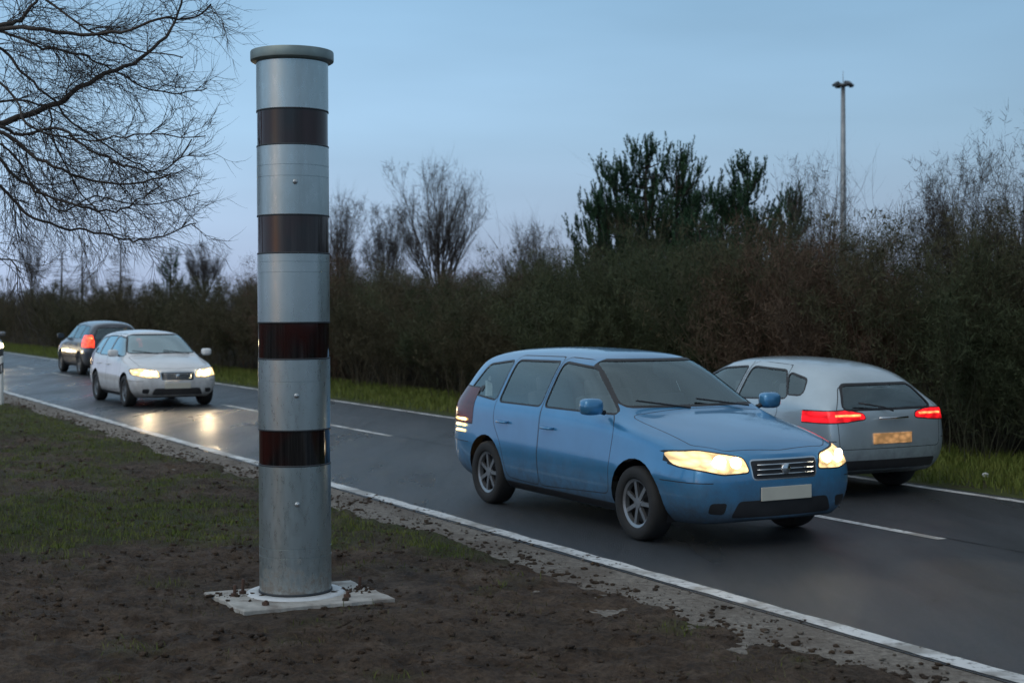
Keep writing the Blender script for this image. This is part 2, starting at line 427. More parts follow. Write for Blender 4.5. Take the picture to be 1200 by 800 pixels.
# clods and stones
def lumps(name, pts, mat, label, cat, flat=.6):
    bm = bmesh.new(); bmesh.ops.create_icosphere(bm, subdivisions=1, radius=1.0)
    bv = np.array([v.co[:] for v in bm.verts]); bf = np.array([[v.index for v in f.verts] for f in bm.faces]); bm.free()
    n = len(pts); k = len(bv)
    Vv = np.zeros((n, k, 3), np.float32)
    for i, (x, y, z, s) in enumerate(pts):
        d = bv * rng.uniform(.55, 1.25, (k, 1)) * s * np.array([rng.uniform(.7, 1.4), rng.uniform(.7, 1.4), flat])
        Vv[i] = d + np.array([x, y, z])
    Ff = (bf[None] + (np.arange(n) * k)[:, None, None]).ravel()
    o = link(name, np_mesh(name, Vv.reshape(-1, 3), Ff, 3), mat); tag(o, label, cat, kind='stuff'); return o
P = []
for _ in range(16000):
    y = 6.5 * (40 / 6.5) ** random.random(); x = random.uniform(-y * .5, min(5.35 / CT - y * math.tan(TH), y * .5))
    s = .004 + .026 * random.random() ** 4
    if noise.noise(Vector((x * 1.3, y * 1.3, 40))) < -.1: continue
    P.append((x, y, soil_h(x, y) + s * .2, s))
for _ in range(4200):
    v = 3 + 40 * random.random() ** 1.5; p = rd(5.50 + random.gauss(0, .12), v); s = .003 + .026 * random.random() ** 5
    P.append((p.x, p.y, max(-.004, soil_h(p.x, p.y)) + s * .2, s))
lumps('soil_clods', P, SOIL, 'dark clods of loose soil scattered over the near verge', 'soil')
P = []
for _ in range(2600):
    v = -2 + 45 * random.random() ** 1.4; u = 5.95 - .75 * abs(random.gauss(0, .6)); s = .004 + .018 * random.random() ** 5
    if random.random() < .05: u = 6.0 + abs(random.gauss(0, .2)); s *= .5
    p = rd(u, v); P.append((p.x, p.y, s * .3, s))
lumps('gravel', P, SHOULDER, 'small stones and grit along the edge of the road', 'gravel')
P = []
for _ in range(60):
    v = 4 + 14 * random.random(); u = 5.95 + random.gauss(-.12, .15); p = rd(u, v); c = random.uniform(.02, .05)
    for q in range(5): P.append((p.x + random.gauss(0, c), p.y + random.gauss(0, c), .004, c * random.uniform(.2, .6)))
lumps('mud_crumbs', P, SOIL, 'crumbs of mud spilled onto the near edge line', 'mud', .4)

# ------------------------------------------------------------------ woody plants
def branch(mb, p, d, L, r, depth, n=3, droop=0.0, spread=.6, kids=4, up=.15, seg=5, wob=.18, r_end=.25, mi=0):
    pts = [p.copy()]; rad = [r]; q = p.copy(); d = d.normalized()
    sl = L / seg
    for i in range(seg):
        d = (d + Vector((random.gauss(0, wob), random.gauss(0, wob), random.gauss(0, wob) + up - droop)) * .5).normalized()
        q = q + d * sl; pts.append(q.copy()); rad.append(r * (1 - (1 - r_end) * (i + 1) / seg))
    mb.tube(pts, rad, n, cap=False, mi=mi)
    if depth > 0:
        for i in range(kids):
            t = random.uniform(.25, .95) * seg; k = min(int(t), seg - 1); f = t - k
            bp = pts[k].lerp(pts[k + 1], f); bd = (pts[k + 1] - pts[k]).normalized()
            side = bd.cross(Vector((random.gauss(0, 1), random.gauss(0, 1), random.gauss(0, 1)))).normalized()
            branch(mb, bp, bd + side * spread * random.uniform(.6, 1.4), L * random.uniform(.35, .6) * (1 - .4 * t / seg),
                   rad[k] * .55, depth - 1, 3, droop, spread, max(2, kids - 1), up, max(3, seg - 1), wob, r_end, mi)

def arr(mb): return np.array(mb.v, np.float32), np.array(mb.f, np.int64)
def shrub_variant(seed, H, depth, stems, kids, fuzz, rad=.013, fsize=.018):
    random.seed(seed); mb = MB()
    for s in range(stems):
        a = random.uniform(0, 6.28); r0 = random.uniform(0, .5)
        p = Vector((math.cos(a) * r0, math.sin(a) * r0, -.1))
        d = Vector((math.cos(a) * random.uniform(.05, .45), math.sin(a) * random.uniform(.05, .45), 1))
        branch(mb, p, d, H * (random.uniform(.55, .95) if s % 4 else random.uniform(.95, 1.2)), random.uniform(.5, 1) * rad, depth, 3, 0, .55, kids, .12, 5, .22, .3)
    V, F = arr(mb)
    r = np.random.default_rng(seed); return V, F, *fuzz_quads(V, r, fuzz, H * .97, fsize)
def fuzz_quads(V, r, fuzz, zmax, leaf=.018, leaves=.10, spread=.045, ln=(.07, .22), w=.0034):
    """fine end twigs (thin slivers) and a few last leaves, spread along the wood"""
    idx = r.integers(0, len(V), fuzz); c = V[idx] + r.normal(0, spread, (fuzz, 3)); c = c[c[:, 2] < zmax]; n = len(c)
    d = r.normal(0, .7, (n, 3)); d[:, 2] += .75; d /= np.linalg.norm(d, axis=1)[:, None]
    L = r.uniform(ln[0], ln[1], (n, 1)); sd = np.cross(d, r.normal(0, 1, (n, 3))); sd /= np.linalg.norm(sd, axis=1)[:, None]
    W = r.uniform(.6, 1.5, (n, 1)) * w
    t = np.stack([c - sd * W, c + sd * W, c + d * L + sd * W * .4, c + d * L - sd * W * .4], 1)
    k = int(n * leaves); t[:k] = c[:k, None, :] + r.normal(0, leaf, (k, 4, 3))
    return t.reshape(-1, 3), np.arange(n * 4).reshape(-1, 4)
def brush(name, spots, variants, mats, label, cat):
    Vs = []; Fs = []; Ms = []; b = 0
    for (p, s, rz, k, lean) in spots:
        V, F, T, TF = variants[k]
        c, sn = math.cos(rz), math.sin(rz)
        M = np.array([[c, -sn, 0], [sn, c, 0], [0, 0, 1]]) * s[0]; M[2] *= s[1]
        for X, Y, m in ((V, F, 0), (T, TF, 1)):
            W = X @ M.T; W = W + np.array(p)
            Vs.append(W); Fs.append(Y + b); Ms.append(np.full(len(Y), m)); b += len(X)
    me = np_mesh(name, np.concatenate(Vs), np.concatenate(Fs).ravel(), 4)
    me.polygons.foreach_set('material_index', np.concatenate(Ms).astype(np.int32))
    o = link(name, me, mats); tag(o, label, cat, kind='stuff'); return o
VAR = [shrub_variant(100 + i, 3.4, 2, 13, 6, 9500) for i in range(6)]
VARL = [shrub_variant(200 + i, 3.4, 2, 8, 4, 4500, .02, .03) for i in range(4)]
random.seed(11)
def bank_h(u): 
    for (a, za), (b, zb) in zip(prof, prof[1:]):
        if a <= u <= b: return za + (zb - za) * (u - a) / (b - a)
    return 0
def spots_for(v0, v1, step, us, nvar, hs=1.0):
    out = []; v = v0
    while v < v1:
        for u in us:
            uu = u + random.gauss(0, .35); vv = v + random.uniform(-.5, .5) * step
            h = hs * (1 - .05 * (uu - 15)) * random.uniform(.8, 1.12) * (1 + .14 * noise.noise(Vector((vv * .22, uu * .3, 0))))
            out.append((rd(uu, vv, max(0, bank_h(uu)) - .05), (random.uniform(.8, 1.1), h / 1.0), random.uniform(0, 6.28), random.randrange(nvar), 0))
        v += step
    return out
near = spots_for(4, 24, .85, (14.75, 15.7, 16.9, 18.4), 6, .93)
mid = spots_for(24, 48, 1.0, (14.8, 15.9, 17.4, 19.2), 6, .88)
far = spots_for(48, 150, 1.7, (14.9, 16.5, 19), 4, 1.0)
olive = [s for s in near + mid if noise.noise(Vector((s[0].x * .25, s[0].y * .25, 3))) > -.24]
green_s = [s for s in olive if noise.noise(Vector((s[0].x * .3, s[0].y * .3, 30))) > .24 or (2.5 < s[0].x < 5.5 and 24 < s[0].y < 34)]
olive = [s for s in olive if s not in green_s]
red = [s for s in near + mid if noise.noise(Vector((s[0].x * .25, s[0].y * .25, 3))) <= -.24]
BR2 = blade_mat('brush_leaves_russet', (.085, .050, .034), (.11, .08, .055), .5)
brush('thicket', olive, VAR, [TWIG, BRUSH], 'dense dark olive thicket of bare shrubs behind the far verge', 'thicket')
brush('thicket', red, VAR, [TWIG2, BR2], 'reddish brown bare shrubs growing within the roadside thicket', 'thicket')
BR3 = blade_mat('brush_leaves_green', (.036, .050, .024), (.068, .080, .040), .8)
TW3 = blade_mat('twig_bark_green', (.044, .048, .028), (.085, .084, .053), .5)
brush('thicket', green_s, VAR, [TW3, BR3], 'dull green ivy covered shrubs within the roadside thicket', 'thicket')
brush('thicket', far, VARL, [TWIG, BRUSH], 'distant part of the roadside thicket towards the left', 'thicket')

def bare_tree(px, top_y, u, wid, label, group=None, trunk_r=.07, stems=1, dens=1.0, mat=None, clear=.25, name='bare_tree'):
    v = u_at(px, u); base = rd(u, v, bank_h(u) - .1); D = base.y
    H = EYE + (363 - top_y) / FPX * D - base.z
    t = empty(name, base)
    tr = MB(); cr = MB(); fork = H * clear
    tr.tube([(0, 0, -.1), (.02, .01, fork * .5), (0, 0, fork + .1)], [trunk_r, trunk_r * .85, trunk_r * .75], 7)
    nl = int((12 + 9 * dens) * (1 if stems > 1 else .6))
    for k in range(nl):
        a = k * 2.4 + random.uniform(-.4, .4); e = wid / (H - fork) * 1.05 * math.sqrt((k + .3) / nl)
        d = Vector((math.cos(a) * e * 1.3, math.sin(a) * e * 1.3, 1.0)).normalized()
        Hl = (H - fork) * (1.05 - .42 * (e * (H - fork) / wid) ** 2) * random.uniform(.9, 1.04)
        branch(cr, Vector((0, 0, fork * random.uniform(.6, 1.0))), d, Hl, trunk_r * .42, 2, 3, 0, .38, int(8 + 4 * dens), .10, 9, .10, .14)
    Vc, Fc = arr(cr); Tq, TF = fuzz_quads(Vc, np.random.default_rng(int(px)), int(6500 * dens * (1 if stems > 1 else .45)), H * 1.02, .01, .01, .006, (.03 + .0015 * D, .08 + .0045 * D), .0016 + .00006 * D)
    me = np_mesh('crown', np.concatenate([Vc, Tq]), np.concatenate([Fc, TF + len(Vc)]).ravel(), 4)
    tr.build('trunk', mat or BARK, t, True); link('crown', me, mat or BARK, t)
    return tag(t, label, 'tree', group)
random.seed(21)
bare_tree(515, 196, 21, 2.3, 'tall rounded bare tree above the thicket just right of the grey column', 'bare trees behind the thicket', .08, 3, 1.0)
bare_tree(398, 232, 20, 1.2, 'bare tree standing close against the right edge of the grey column', 'bare trees behind the thicket', .05, 2, .8)
bare_tree(452, 243, 22, 1.1, 'small bare tree between the column and the tall rounded bare tree', 'bare trees behind the thicket', .045, 2, .7)
bare_tree(620, 268, 19, 1.0, 'low bare tree left of the big pine, barely above the thicket', 'bare trees behind the thicket', .04, 2, .8)
bare_tree(845, 205, 22, .9, 'thin bare tree rising between the two pines', 'bare trees behind the thicket', .035, 1, .7)
bare_tree(945, 190, 19, .7, 'thin bare sapling left of the light mast', 'bare trees behind the thicket', .03, 1, .6)
bare_tree(972, 205, 18, .7, 'thin crooked bare sapling directly beside the light mast', 'bare trees behind the thicket', .03, 1, .6)
for px, ty, lab in ((1098, 195, 'bare shrub top leaning above the thicket midway between the mast and the right edge'),
                    (1128, 188, 'bare sapling with fine twigs, second from the right edge'),
                    (1192, 130, 'tallest bare sapling at the right edge of the view')):
    bare_tree(px, ty, 16.5, .75 if px < 1180 else 1.1, lab, 'bare saplings at the right end of the thicket', .022, 2, .6, clear=.45)
bare_tree(240, 287, 26, 1.6, 'bare tree just left of the grey column far down the road', 'far bare trees on the left', .08, 2, .5)
bare_tree(38, 278, 28, 1.4, 'leftmost far bare tree beneath the overhanging branches', 'far bare trees on the left', .09, 1, .6)

# narrow sparse larches far on the left
def larch(px, top_y, u, wid, label):
    v = u_at(px, u); base = rd(u, v, bank_h(u) - .1); D = base.y
    H = EYE + (363 - top_y) / FPX * D - base.z
    t = empty('larch_tree', base); tr = MB(); cr = MB()
    tr.tube([(0, 0, 0), (.03, 0, H * .5), (0, .02, H)], [.13, .08, .01], 6)
    k = 0; z = H * .25
    while z < H * .98:
        f = z / H
        for q in range(4):
            a = random.uniform(0, 6.28); L = wid * (1.15 - f) * random.uniform(.6, 1.1)
            branch(cr, Vector((0, 0, z)), Vector((math.cos(a), math.sin(a), random.uniform(-.15, .25))), L, .022, 2, 3, .12, .7, 4, 0, 4, .15, .3)
        z += H * .03
    tr.build('trunk', BARK, t, True); cr.build('crown', TWIG, t, True)
    return tag(t, label, 'tree', 'larches far down the road')
larch(72, 275, 30, 2.2, 'left one of the two neighbouring straight bare larches on the far left')
larch(96, 272, 30, 2.4, 'right one of the two neighbouring straight bare larches on the far left')
larch(141, 280, 30, 2.6, 'bare larch between the larch pair and the small dark pine')

# pines: whorled limbs whose ends carry upright brushes of needles
def needle_brush(V, F, p, d, L, r, n):
    d = d.normalized(); b0 = d.orthogonal().normalized(); b1 = d.cross(b0)
    for i in range(n):
        t = random.random(); a = random.uniform(0, 6.28)
        o = p + d * (L * t); rr = r * (1 - .45 * t) * random.uniform(.7, 1.2)
        s = (b0 * math.cos(a) + b1 * math.sin(a)); e = o + s * rr + d * rr * .9
        w = d.cross(s) * .014
        k = len(V); V.append(o - w); V.append(o + w); V.append(e); F.append((k, k + 1, k + 2))
def pine(px, top_y, u, wid, label, n_side=11, clear=.05, seed=1, step=.21, stems=((0, 0, 1),), group='pines above the thicket', nb=34, kmul=1.0):
    random.seed(seed)
    v = u_at(px, u); base = rd(u, v, bank_h(u) - .1); D = base.y
    H = EYE + (363 - top_y) / FPX * D - base.z
    t = empty('pine_tree', base); tr = MB(); V = []; F = []
    for sx, sy, hh in stems:
        Hs = H * hh
        top = Vector((sx, sy, Hs - .25))
        ctl = [Vector((sx * .15, sy * .15, 0)), Vector((sx * .6, sy * .6, Hs * .35)), Vector((sx, sy, Hs * .7)), top]
        tr.tube(ctl, [.11, .08, .045, .015], 7)
        needle_brush(V, F, top, Vector((0, 0, 1)), .32, .09, int(nb * 2))
        z = Hs * clear + .3
        while z < Hs - .25:
            f = z / Hs
            q = f * 3
            # position on stem
            seq = ctl; zz = [c.z for c in seq]
            for i in range(3):
                if zz[i] <= z <= zz[i + 1] + 1e-6:
                    o = seq[i].lerp(seq[i + 1], (z - zz[i]) / (zz[i + 1] - zz[i])); break
            R0 = wid * min(1.0, (1.0 - f) * 2.4 + .18) * (.8 + .2 * math.sin(f * 3))
            for k in range(int(4 + 3 * (1 - f))):
                a = random.uniform(0, 6.28); L = R0 * random.choice((.5, .75, 1.0, 1.15)) * random.uniform(.85, 1.08)
                pts = [o.copy()]; p = o.copy(); dd = Vector((math.cos(a), math.sin(a), random.uniform(-.05, .2)))
                for s_ in range(4):
                    dd = (dd + Vector((random.gauss(0, .1), random.gauss(0, .1), .12 + .12 * s_))).normalized(); p = p + dd * (L / 4); pts.append(p.copy())
                tr.tube(pts, [.022, .018, .014, .010, .006], 4, cap=False)
                m_ = max(4, int(L / .095 * kmul))
                for c in range(m_):
                    s_ = random.uniform(.25, 1.0) if c else 1.0
                    i = min(int(s_ * 4), 3); bp = pts[i].lerp(pts[i + 1], s_ * 4 - i)
                    sd = Vector((random.gauss(0, .3), random.gauss(0, .3), 1.0)) + dd * .5
                    bp2 = bp + Vector((random.gauss(0, .05), random.gauss(0, .05), random.gauss(0, .03)))
                    needle_brush(V, F, bp2, sd, random.uniform(.28, .55), .085, int(nb * 1.35))
            z += step * random.uniform(.8, 1.2)
    tr.build('trunk', BARK, t, True)
    me = np_mesh('crown', np.array([tuple(v) for v in V]), np.array(F).ravel(), 3)
    link('crown', me, NEEDLE, t)
    return tag(t, label, 'tree', group)
pine(757, 166, 19.5, 1.5, 'broad dark pine with several upright tops, the biggest tree on the skyline', seed=3,
     stems=((0.0, 0, 1.0), (.75, .2, .93), (-.7, -.1, .90)), step=.235, nb=31)
pine(876, 186, 20.5, 1.0, 'slimmer dark pine right of the broad pine', seed=5, stems=((0, 0, 1), (-.55, .1, .80)), nb=32)
pine(926, 225, 19.5, .55, 'small pine top between the slim pine and the light mast', seed=8, nb=32)
pine(702, 236, 18.6, .9, 'low side pine with curved limbs at the left foot of the broad pine', seed=9, nb=32)
pine(820, 255, 18.4, 1.1, 'low young pine filling the gap beneath the two larger pines', seed=12, nb=30)
pine(200, 290, 26, 1.3, 'small dark conical pine far down the road left of the column', seed=14, nb=26, step=.3, group='far conifers', kmul=.7)
random.seed(31)

# overhanging tree at the left, trunk outside the view
tl = empty('overhanging_tree', (0, 0, 0))
D0 = 11.5; base = Vector(((-330 - 600) / FPX * D0, D0, 0)); tl.location = base
tr = MB()
tr.tube([(0, 0, -.1), (.05, .02, .8), (.0, .05, 2.0), (.12, 0, 3.4), (.2, -.05, 5.2), (.3, 0, 7.5)], [.24, .19, .17, .13, .09, .03], 12)
cr = MB()
limbs = [
 ([(-330, 240), (-150, 190), (-60, 160), (0, 142), (52, 128), (82, 110), (124, 86), (160, 66), (190, 42), (204, 20), (216, -10)], .050, 11.3, 12.3),
 ([(-330, 130), (-120, 60), (0, 30), (44, 34), (92, 38), (140, 36), (188, 26), (224, 14), (246, 0)], .030, 11.2, 11.0),
 ([(-330, 250), (-160, 200), (-60, 165), (0, 151), (24, 158), (72, 152), (100, 172), (132, 188), (160, 200), (192, 198), (224, 164)], .022, 11.6, 11.0),
 ([(-330, 250), (-140, 180), (-40, 150), (0, 154), (36, 180), (64, 196), (100, 208), (150, 214), (200, 205)], .030, 11.4, 10.8),
 ([(-330, 300), (-150, 200), (-50, 165), (0, 184), (24, 212), (60, 230), (96, 242), (132, 246), (160, 236), (184, 212)], .022, 11.2, 10.9),
 ([(-330, 300), (-160, 220), (-60, 195), (0, 216), (20, 238), (52, 260), (92, 268), (132, 276), (160, 282), (192, 276), (230, 260)], .022, 11.7, 12.1),
 ([(-330, 200), (-120, 90), (-40, 45), (0, 58), (24, 84), (56, 112), (88, 144), (132, 176), (168, 196), (196, 208)], .020, 11.2, 11.9),
 ([(-330, 160), (-120, 60), (-40, 30), (0, 36), (48, 56), (96, 64), (120, 76), (168, 100), (208, 108), (244, 104)], .020, 11.6, 12.2),
 ([(-330, 120), (-120, 70), (-30, 40), (0, 30), (20, 22), (36, 0), (48, -30)], .050, 11.4, 11.6),
 ([(-330, 330), (-160, 270), (-60, 268), (0, 300), (24, 318)], .018, 11.6, 11.4),
 ([(-330, 220), (-100, 140), (0, 120), (52, 124), (60, 160), (88, 216), (120, 256), (142, 284)], .014, 11.4, 11.7),
 ([(-330, 200), (-100, 60), (0, 100), (40, 150), (80, 160), (120, 164), (176, 158), (240, 160)], .014, 11.3, 10.6),
 ([(-330, 60), (-100, -40), (0, -30), (60, 4), (110, 40), (160, 60), (220, 72)], .020, 11.6, 11.8),
 ([(-330, 260), (-120, 200), (-40, 180), (0, 168), (40, 222), (80, 250), (112, 230), (170, 240), (232, 226)], .016, 11.8, 12.4),
]
def smooth_path(pts, k=4):
    out = []
    n = len(pts)
    for i in range(n - 1):
        p0, p1, p2, p3 = pts[max(i - 1, 0)], pts[i], pts[i + 1], pts[min(i + 2, n - 1)]
        for j in range(k):
            t = j / k
            out.append(.5 * ((2 * p1) + (p2 - p0) * t + (2 * p0 - 5 * p1 + 4 * p2 - p3) * t * t + (3 * p1 - p0 - 3 * p2 + p3) * t ** 3))
    out.append(pts[-1]); return out
def twig(mb, p, d, L, r, depth):
    pts = [p.copy()]; q = p.copy(); d = d.normalized(); n = 7; curl = random.uniform(.03, .12)
    for i in range(n):
        g = -.12 if i < 3 else curl * 1.6
        d = (d + Vector((random.gauss(0, .06), random.gauss(0, .06), g + random.gauss(0, .04)))).normalized(); q = q + d * (L / n); pts.append(q.copy())
    mb.tube(pts, [r * (1 - .72 * i / n) for i in range(n + 1)], 3, cap=False)
    if depth:
        for k in range(random.randint(2, 4) if depth == 2 else random.randint(2, 3)):
            i = random.randint(1, n - 1); bd = (pts[i + 1] - pts[i]).normalized()
            sd = bd.cross(Vector((random.gauss(0, .5), 1 if random.random() < .5 else -1, random.gauss(0, .5)))).normalized()
            twig(mb, pts[i], bd + sd * random.uniform(.4, .9), L * random.uniform(.45, .8), r * .68, depth - 1)
for path, r0, d0, d1 in limbs:
    n = len(path)
    pts = [at(x, y, d0 + (d1 - d0) * i / (n - 1)) + Vector((0, random.gauss(0, .08), 0)) - base for i, (x, y) in enumerate(path)]
    pts[0] = Vector((.1, 0, max(1.6, pts[0].z)))
    pts = smooth_path(pts, 4); n = len(pts)
    pts = [p + Vector((random.gauss(0, .008), random.gauss(0, .01), random.gauss(0, .008))) for p in pts]
    cr.tube(pts, [r0 * .74 * (1 - .86 * (i / (n - 1)) ** .8) + .003 for i in range(n)], 5, cap=False)
    for k in range(int(n * 1.15)):
        i = random.randint(int(n * .28), n - 2); d = (pts[i + 1] - pts[i]).normalized()
        sd = d.cross(Vector((0, 1 if random.random() < .5 else -1, random.gauss(0, .6)))).normalized()
        L = random.uniform(.35, .85) * (1.1 - .62 * i / n)
        twig(cr, pts[i], d * random.uniform(.7, 1.2) + sd * .75, L, max(.0036, r0 * .13 * (1 - .6 * i / n)), 2)
# a few cones and old catkins hanging in the crown
tr.build('trunk', BARK, tl, True); cr.build('crown', BARK, tl, True)
tag(tl, 'bare overhanging tree at the left with long curved drooping branches against the sky', 'tree')

# ------------------------------------------------------------------ light mast far behind
mt = Mat('galvanised', (.26, .28, .29), .5, .5); mt.base(mt.ramp(mt.noise(3), [(.3, (.22, .24, .25)), (.7, (.32, .34, .35))])); GALV = mt.m
D = 90.0; p = at(988, 363, D); mast = empty('light_mast', (p.x, p.y, 0))
H = EYE + (363 - 100) / FPX * D
mb = MB(); mb.lathe([(.30, 0), (.30, .3), (.25, .31), (.20, H * .5), (.13, H), (.0, H + .02)], 12); mb.build('pole', GALV, mast, True)
mb = MB(); mb.lathe([(.10, H - .1), (.38, H - .05), (.42, H + .02), (.38, H + .06), (.1, H + .07)], 16); mb.build('head_ring', GALV, mast)
for k in range(4):
    a = k * math.pi / 2 + .35; c = Vector((math.cos(a) * .52, math.sin(a) * .52, H + .05))
    mb = MB(); M = Matrix.Rotation(a, 3, 'Z') @ Matrix.Rotation(R(35), 3, 'Y'); mb.box(c, (.36, .36, .16), M); mb.build('floodlight', simple('floodlight_grey', (.07, .08, .09), .5), mast, bevel=.02)
mb = MB(); mb.tube([(0, 0, H), (0, 0, H + .9)], [.025, .012], 6); mb.build('antenna', GALV, mast)
tag(mast, 'tall tapered grey light mast with floodlights on top behind the thicket', 'light mast')

# ------------------------------------------------------------------ speed camera column
colX, colY = -1.47, 9.86; RC = .2425
col = empty('speed_camera_column', (colX, colY, 0)); col.rotation_euler = (0, R(-.38), 0)
m = Mat('column_metal', (.30, .34, .35), .36, .8, .5)
f = m.noise(5, 4, .6, stretch=(1, 1, .05)); f2 = m.noise(40, 4, .7, stretch=(1, 1, .25)); f3 = m.noise(1.6, 5, .6)
m.base(m.mix(.5, m.ramp(f, [(.3, (.33, .39, .40)), (.7, (.46, .52, .53))]), m.ramp(f3, [(.3, (.31, .37, .37)), (.7, (.48, .53, .54))])))
m.rough(m.rng(f2, .3, .7, .24, .38))
tz_ = m.n('ShaderNodeTexCoord'); sz_ = m.n('ShaderNodeSeparateXYZ'); m.l(tz_.outputs['Object'], sz_.inputs[0])
ma = m.n('ShaderNodeMath', operation='MULTIPLY_ADD'); m.l(m.noise(16, 6, .75), ma.inputs[0]); ma.inputs[1].default_value = -1.1; m.l(sz_.outputs['Z'], ma.inputs[2])
mb_ = m.b.inputs['Base Color'].links[0].from_socket; dm = m.rng(ma.outputs[0], -.52, -.30, .8, 0); m.base(m.mix(dm, mb_, (.12, .09, .065))); m.l(m.rng(dm, 0, .8, .8, 0), m.b.inputs['Metallic']); m.bump(f2, .0002, .2); CMET = m.m
m = Mat('column_glass', (.012, .007, .007), .06, 0, .45)
m.base(m.mix(m.rng(m.noise(1.5, 2, .5, stretch=(2.5, 2.5, 1.2)), .46, .60, 0, 1), m.ramp(m.noise(22, 3, .7, stretch=(1, 1, .02)), [(.35, (.004, .004, .005)), (.7, (.028, .026, .026))]), (.026, .006, .005))); CGLS = m.m  # vertical stripes in the glass colour stand in for reflected trees
SEAM = simple('seam_dark', (.03, .035, .04), .6)
bands = [(.910, 1.147), (1.622, 1.865), (2.329, 2.583), (3.052, 3.290)]
NB = 96
segs = []; z0 = .03
for a, b in bands: segs.append((z0, a)); z0 = b
segs.append((z0, 3.62))
seam_z = {0: [.30, .36], 1: [1.47, ], 2: [2.20, 2.27, ], 3: [2.84, 2.915], 4: []}
for i, (a, b) in enumerate(segs):
    prof_ = [(RC - .004, a), (RC, a + .004)]
    for sz in sorted(seam_z[i]): prof_ += [(RC, sz - .003), (RC - .003, sz - .002), (RC - .003, sz + .002), (RC, sz + .003)]
    prof_ += [(RC, b - .004), (RC - .004, b)]
    mb = MB(); mb.lathe(prof_, NB); o = mb.build('housing_section', CMET, col, False)
    for p_ in o.data.polygons: p_.use_smooth = True
    try:
        o.data.set_sharp_from_angle(angle=R(30))
    except Exception: pass
for i, (a, b) in enumerate(bands):
    mb = MB(); mb.lathe([(RC - .012, a - .002), (RC - .0035, a + .002), (RC - .0035, b - .002), (RC - .012, b + .002)], NB)
    o = mb.build('camera_window', CGLS, col, True); o.data.set_sharp_from_angle(angle=R(20))
    g = MB(); 
    for zz in (a, b): g.lathe([(RC - .006, zz - .006), (RC + .0015, zz - .005), (RC + .0015, zz + .005), (RC - .006, zz + .006)], NB)
    g.build('gasket', SEAM, o, True)
mb = MB(); mb.lathe([(RC - .01, 3.62), (.270, 3.628), (.279, 3.634), (.281, 3.640), (.281, 3.692), (.278, 3.699), (.26, 3.702), (.0, 3.712)], NB)
o = mb.build('cap', simple('cap_metal', (.22, .27, .26), .45, .4), col, True)
try: o.data.set_sharp_from_angle(angle=R(35))
except Exception: pass
for zz in (.66, 1.38, 2.80):
    for da in (0, ):
        an = R(-78); c = Vector((math.cos(an) * RC, math.sin(an) * RC, zz))
        mb = MB(); M = Matrix.Rotation(an, 3, 'Z')
        for q in range(2):
            pr = [(.017 - .004 * q, 0), (.017 - .004 * q, .006), (.010, .009), (0, .009)] if q == 0 else [(.006, .009), (.006, .016), (0, .016)]
            b = MB(); b.lathe(pr, 14, 'x'); mb.add([M @ Vector(v) + c for v in b.v], b.f)
        mb.build('lock_screw', simple('screw_steel', (.5, .52, .52), .3, .8), col, True)
mb = MB(); mb.lathe([(RC - .02, .048), (RC + .006, .048), (RC + .006, .062), (RC - .01, .064)], NB); mb.build('base_gasket', SEAM, col, True)
tag(col, 'tall grey metal speed camera column with four dark glass bands and round cap', 'speed camera')

# foundation plate with a pale ring of cement and anchor bolts
m = Mat('concrete', (.3, .3, .28), .8)
f = m.noise(9, 6, .7); f2 = m.noise(3, 5, .6)
g = m.ramp(f, [(.3, (.26, .25, .23)), (.7, (.48, .47, .44))]); g = m.mix(m.rng(f2, .5, .66, 0, .8), g, (.13, .10, .08)); m.base(g); m.bump(f, .008, .8); CONC = m.m
fp = empty('foundation_plate', (0, 0, 0)); 
cs = [Vector((-2.09, 9.86, 0)), Vector((-1.70, 9.24, 0)), Vector((-.78, 9.66, 0)), Vector((-1.14, 10.30, 0))]
mb = MB(); N_ = 16; ring = []
for i in range(4):
    a, b = cs[i], cs[(i + 1) % 4]
    for j in range(N_):
        p = a.lerp(b, j / N_); n_ = noise.noise(p * 6) * .025 + noise.noise(p * 19) * .012; nn = (p - Vector((-1.43, 9.76, 0))).normalized()
        ring.append(p + nn * n_)
M_ = len(ring)
mb.add([Vector((p.x, p.y, -.1)) for p in ring] + [Vector((p.x, p.y, PLATE_Z - .006)) for p in ring] + [Vector((-1.43 + (p.x + 1.43) * .985, 9.76 + (p.y - 9.76) * .985, PLATE_Z)) for p in ring],
       [(i, (i + 1) % M_, M_ + (i + 1) % M_, M_ + i) for i in range(M_)] + [(M_ + i, M_ + (i + 1) % M_, 2 * M_ + (i + 1) % M_, 2 * M_ + i) for i in range(M_)] + [tuple(2 * M_ + i for i in range(M_))])
mb.build('slab', CONC, fp)
mb = MB(); mb.lathe([(RC - .05, .040), (RC - .05, .047), (.315, .047), (.33, .040), (.335, .03)], 64, c=(colX, colY, 0)); mb.build('cement_ring', simple('cement', (.55, .58, .60), .6, var=.12, scale=12), fp, True)
RUST = simple('rusty_steel', (.09, .05, .035), .7, .3)
for bx, by, hh in ((-1.86, 9.72, .075), (-1.82, 9.80, .10), (-1.05, 9.98, .085), (-1.10, 9.68, .04), (-1.60, 9.42, .03)):
    mb = MB(); mb.tube([(bx, by, .02), (bx + .004, by, PLATE_Z + hh)], .011, 8); mb.lathe([(0, PLATE_Z + .0), (.024, PLATE_Z), (.024, PLATE_Z + .02), (0, PLATE_Z + .02)], 6, c=(bx, by, 0))
    mb.build('anchor_bolt', RUST, fp)
tag(fp, 'pale concrete foundation slab under the grey column, crumbled at the edges', 'foundation')
P = []
for _ in range(150):
    if random.random() < .6: x, y = random.gauss(-1.12, .12), random.gauss(9.93, .10)
    else: x, y = random.gauss(-1.80, .14), random.gauss(9.72, .08)
    s = .004 + .022 * random.random() ** 2.5; P.append((x, y, PLATE_Z + s * .3, s))
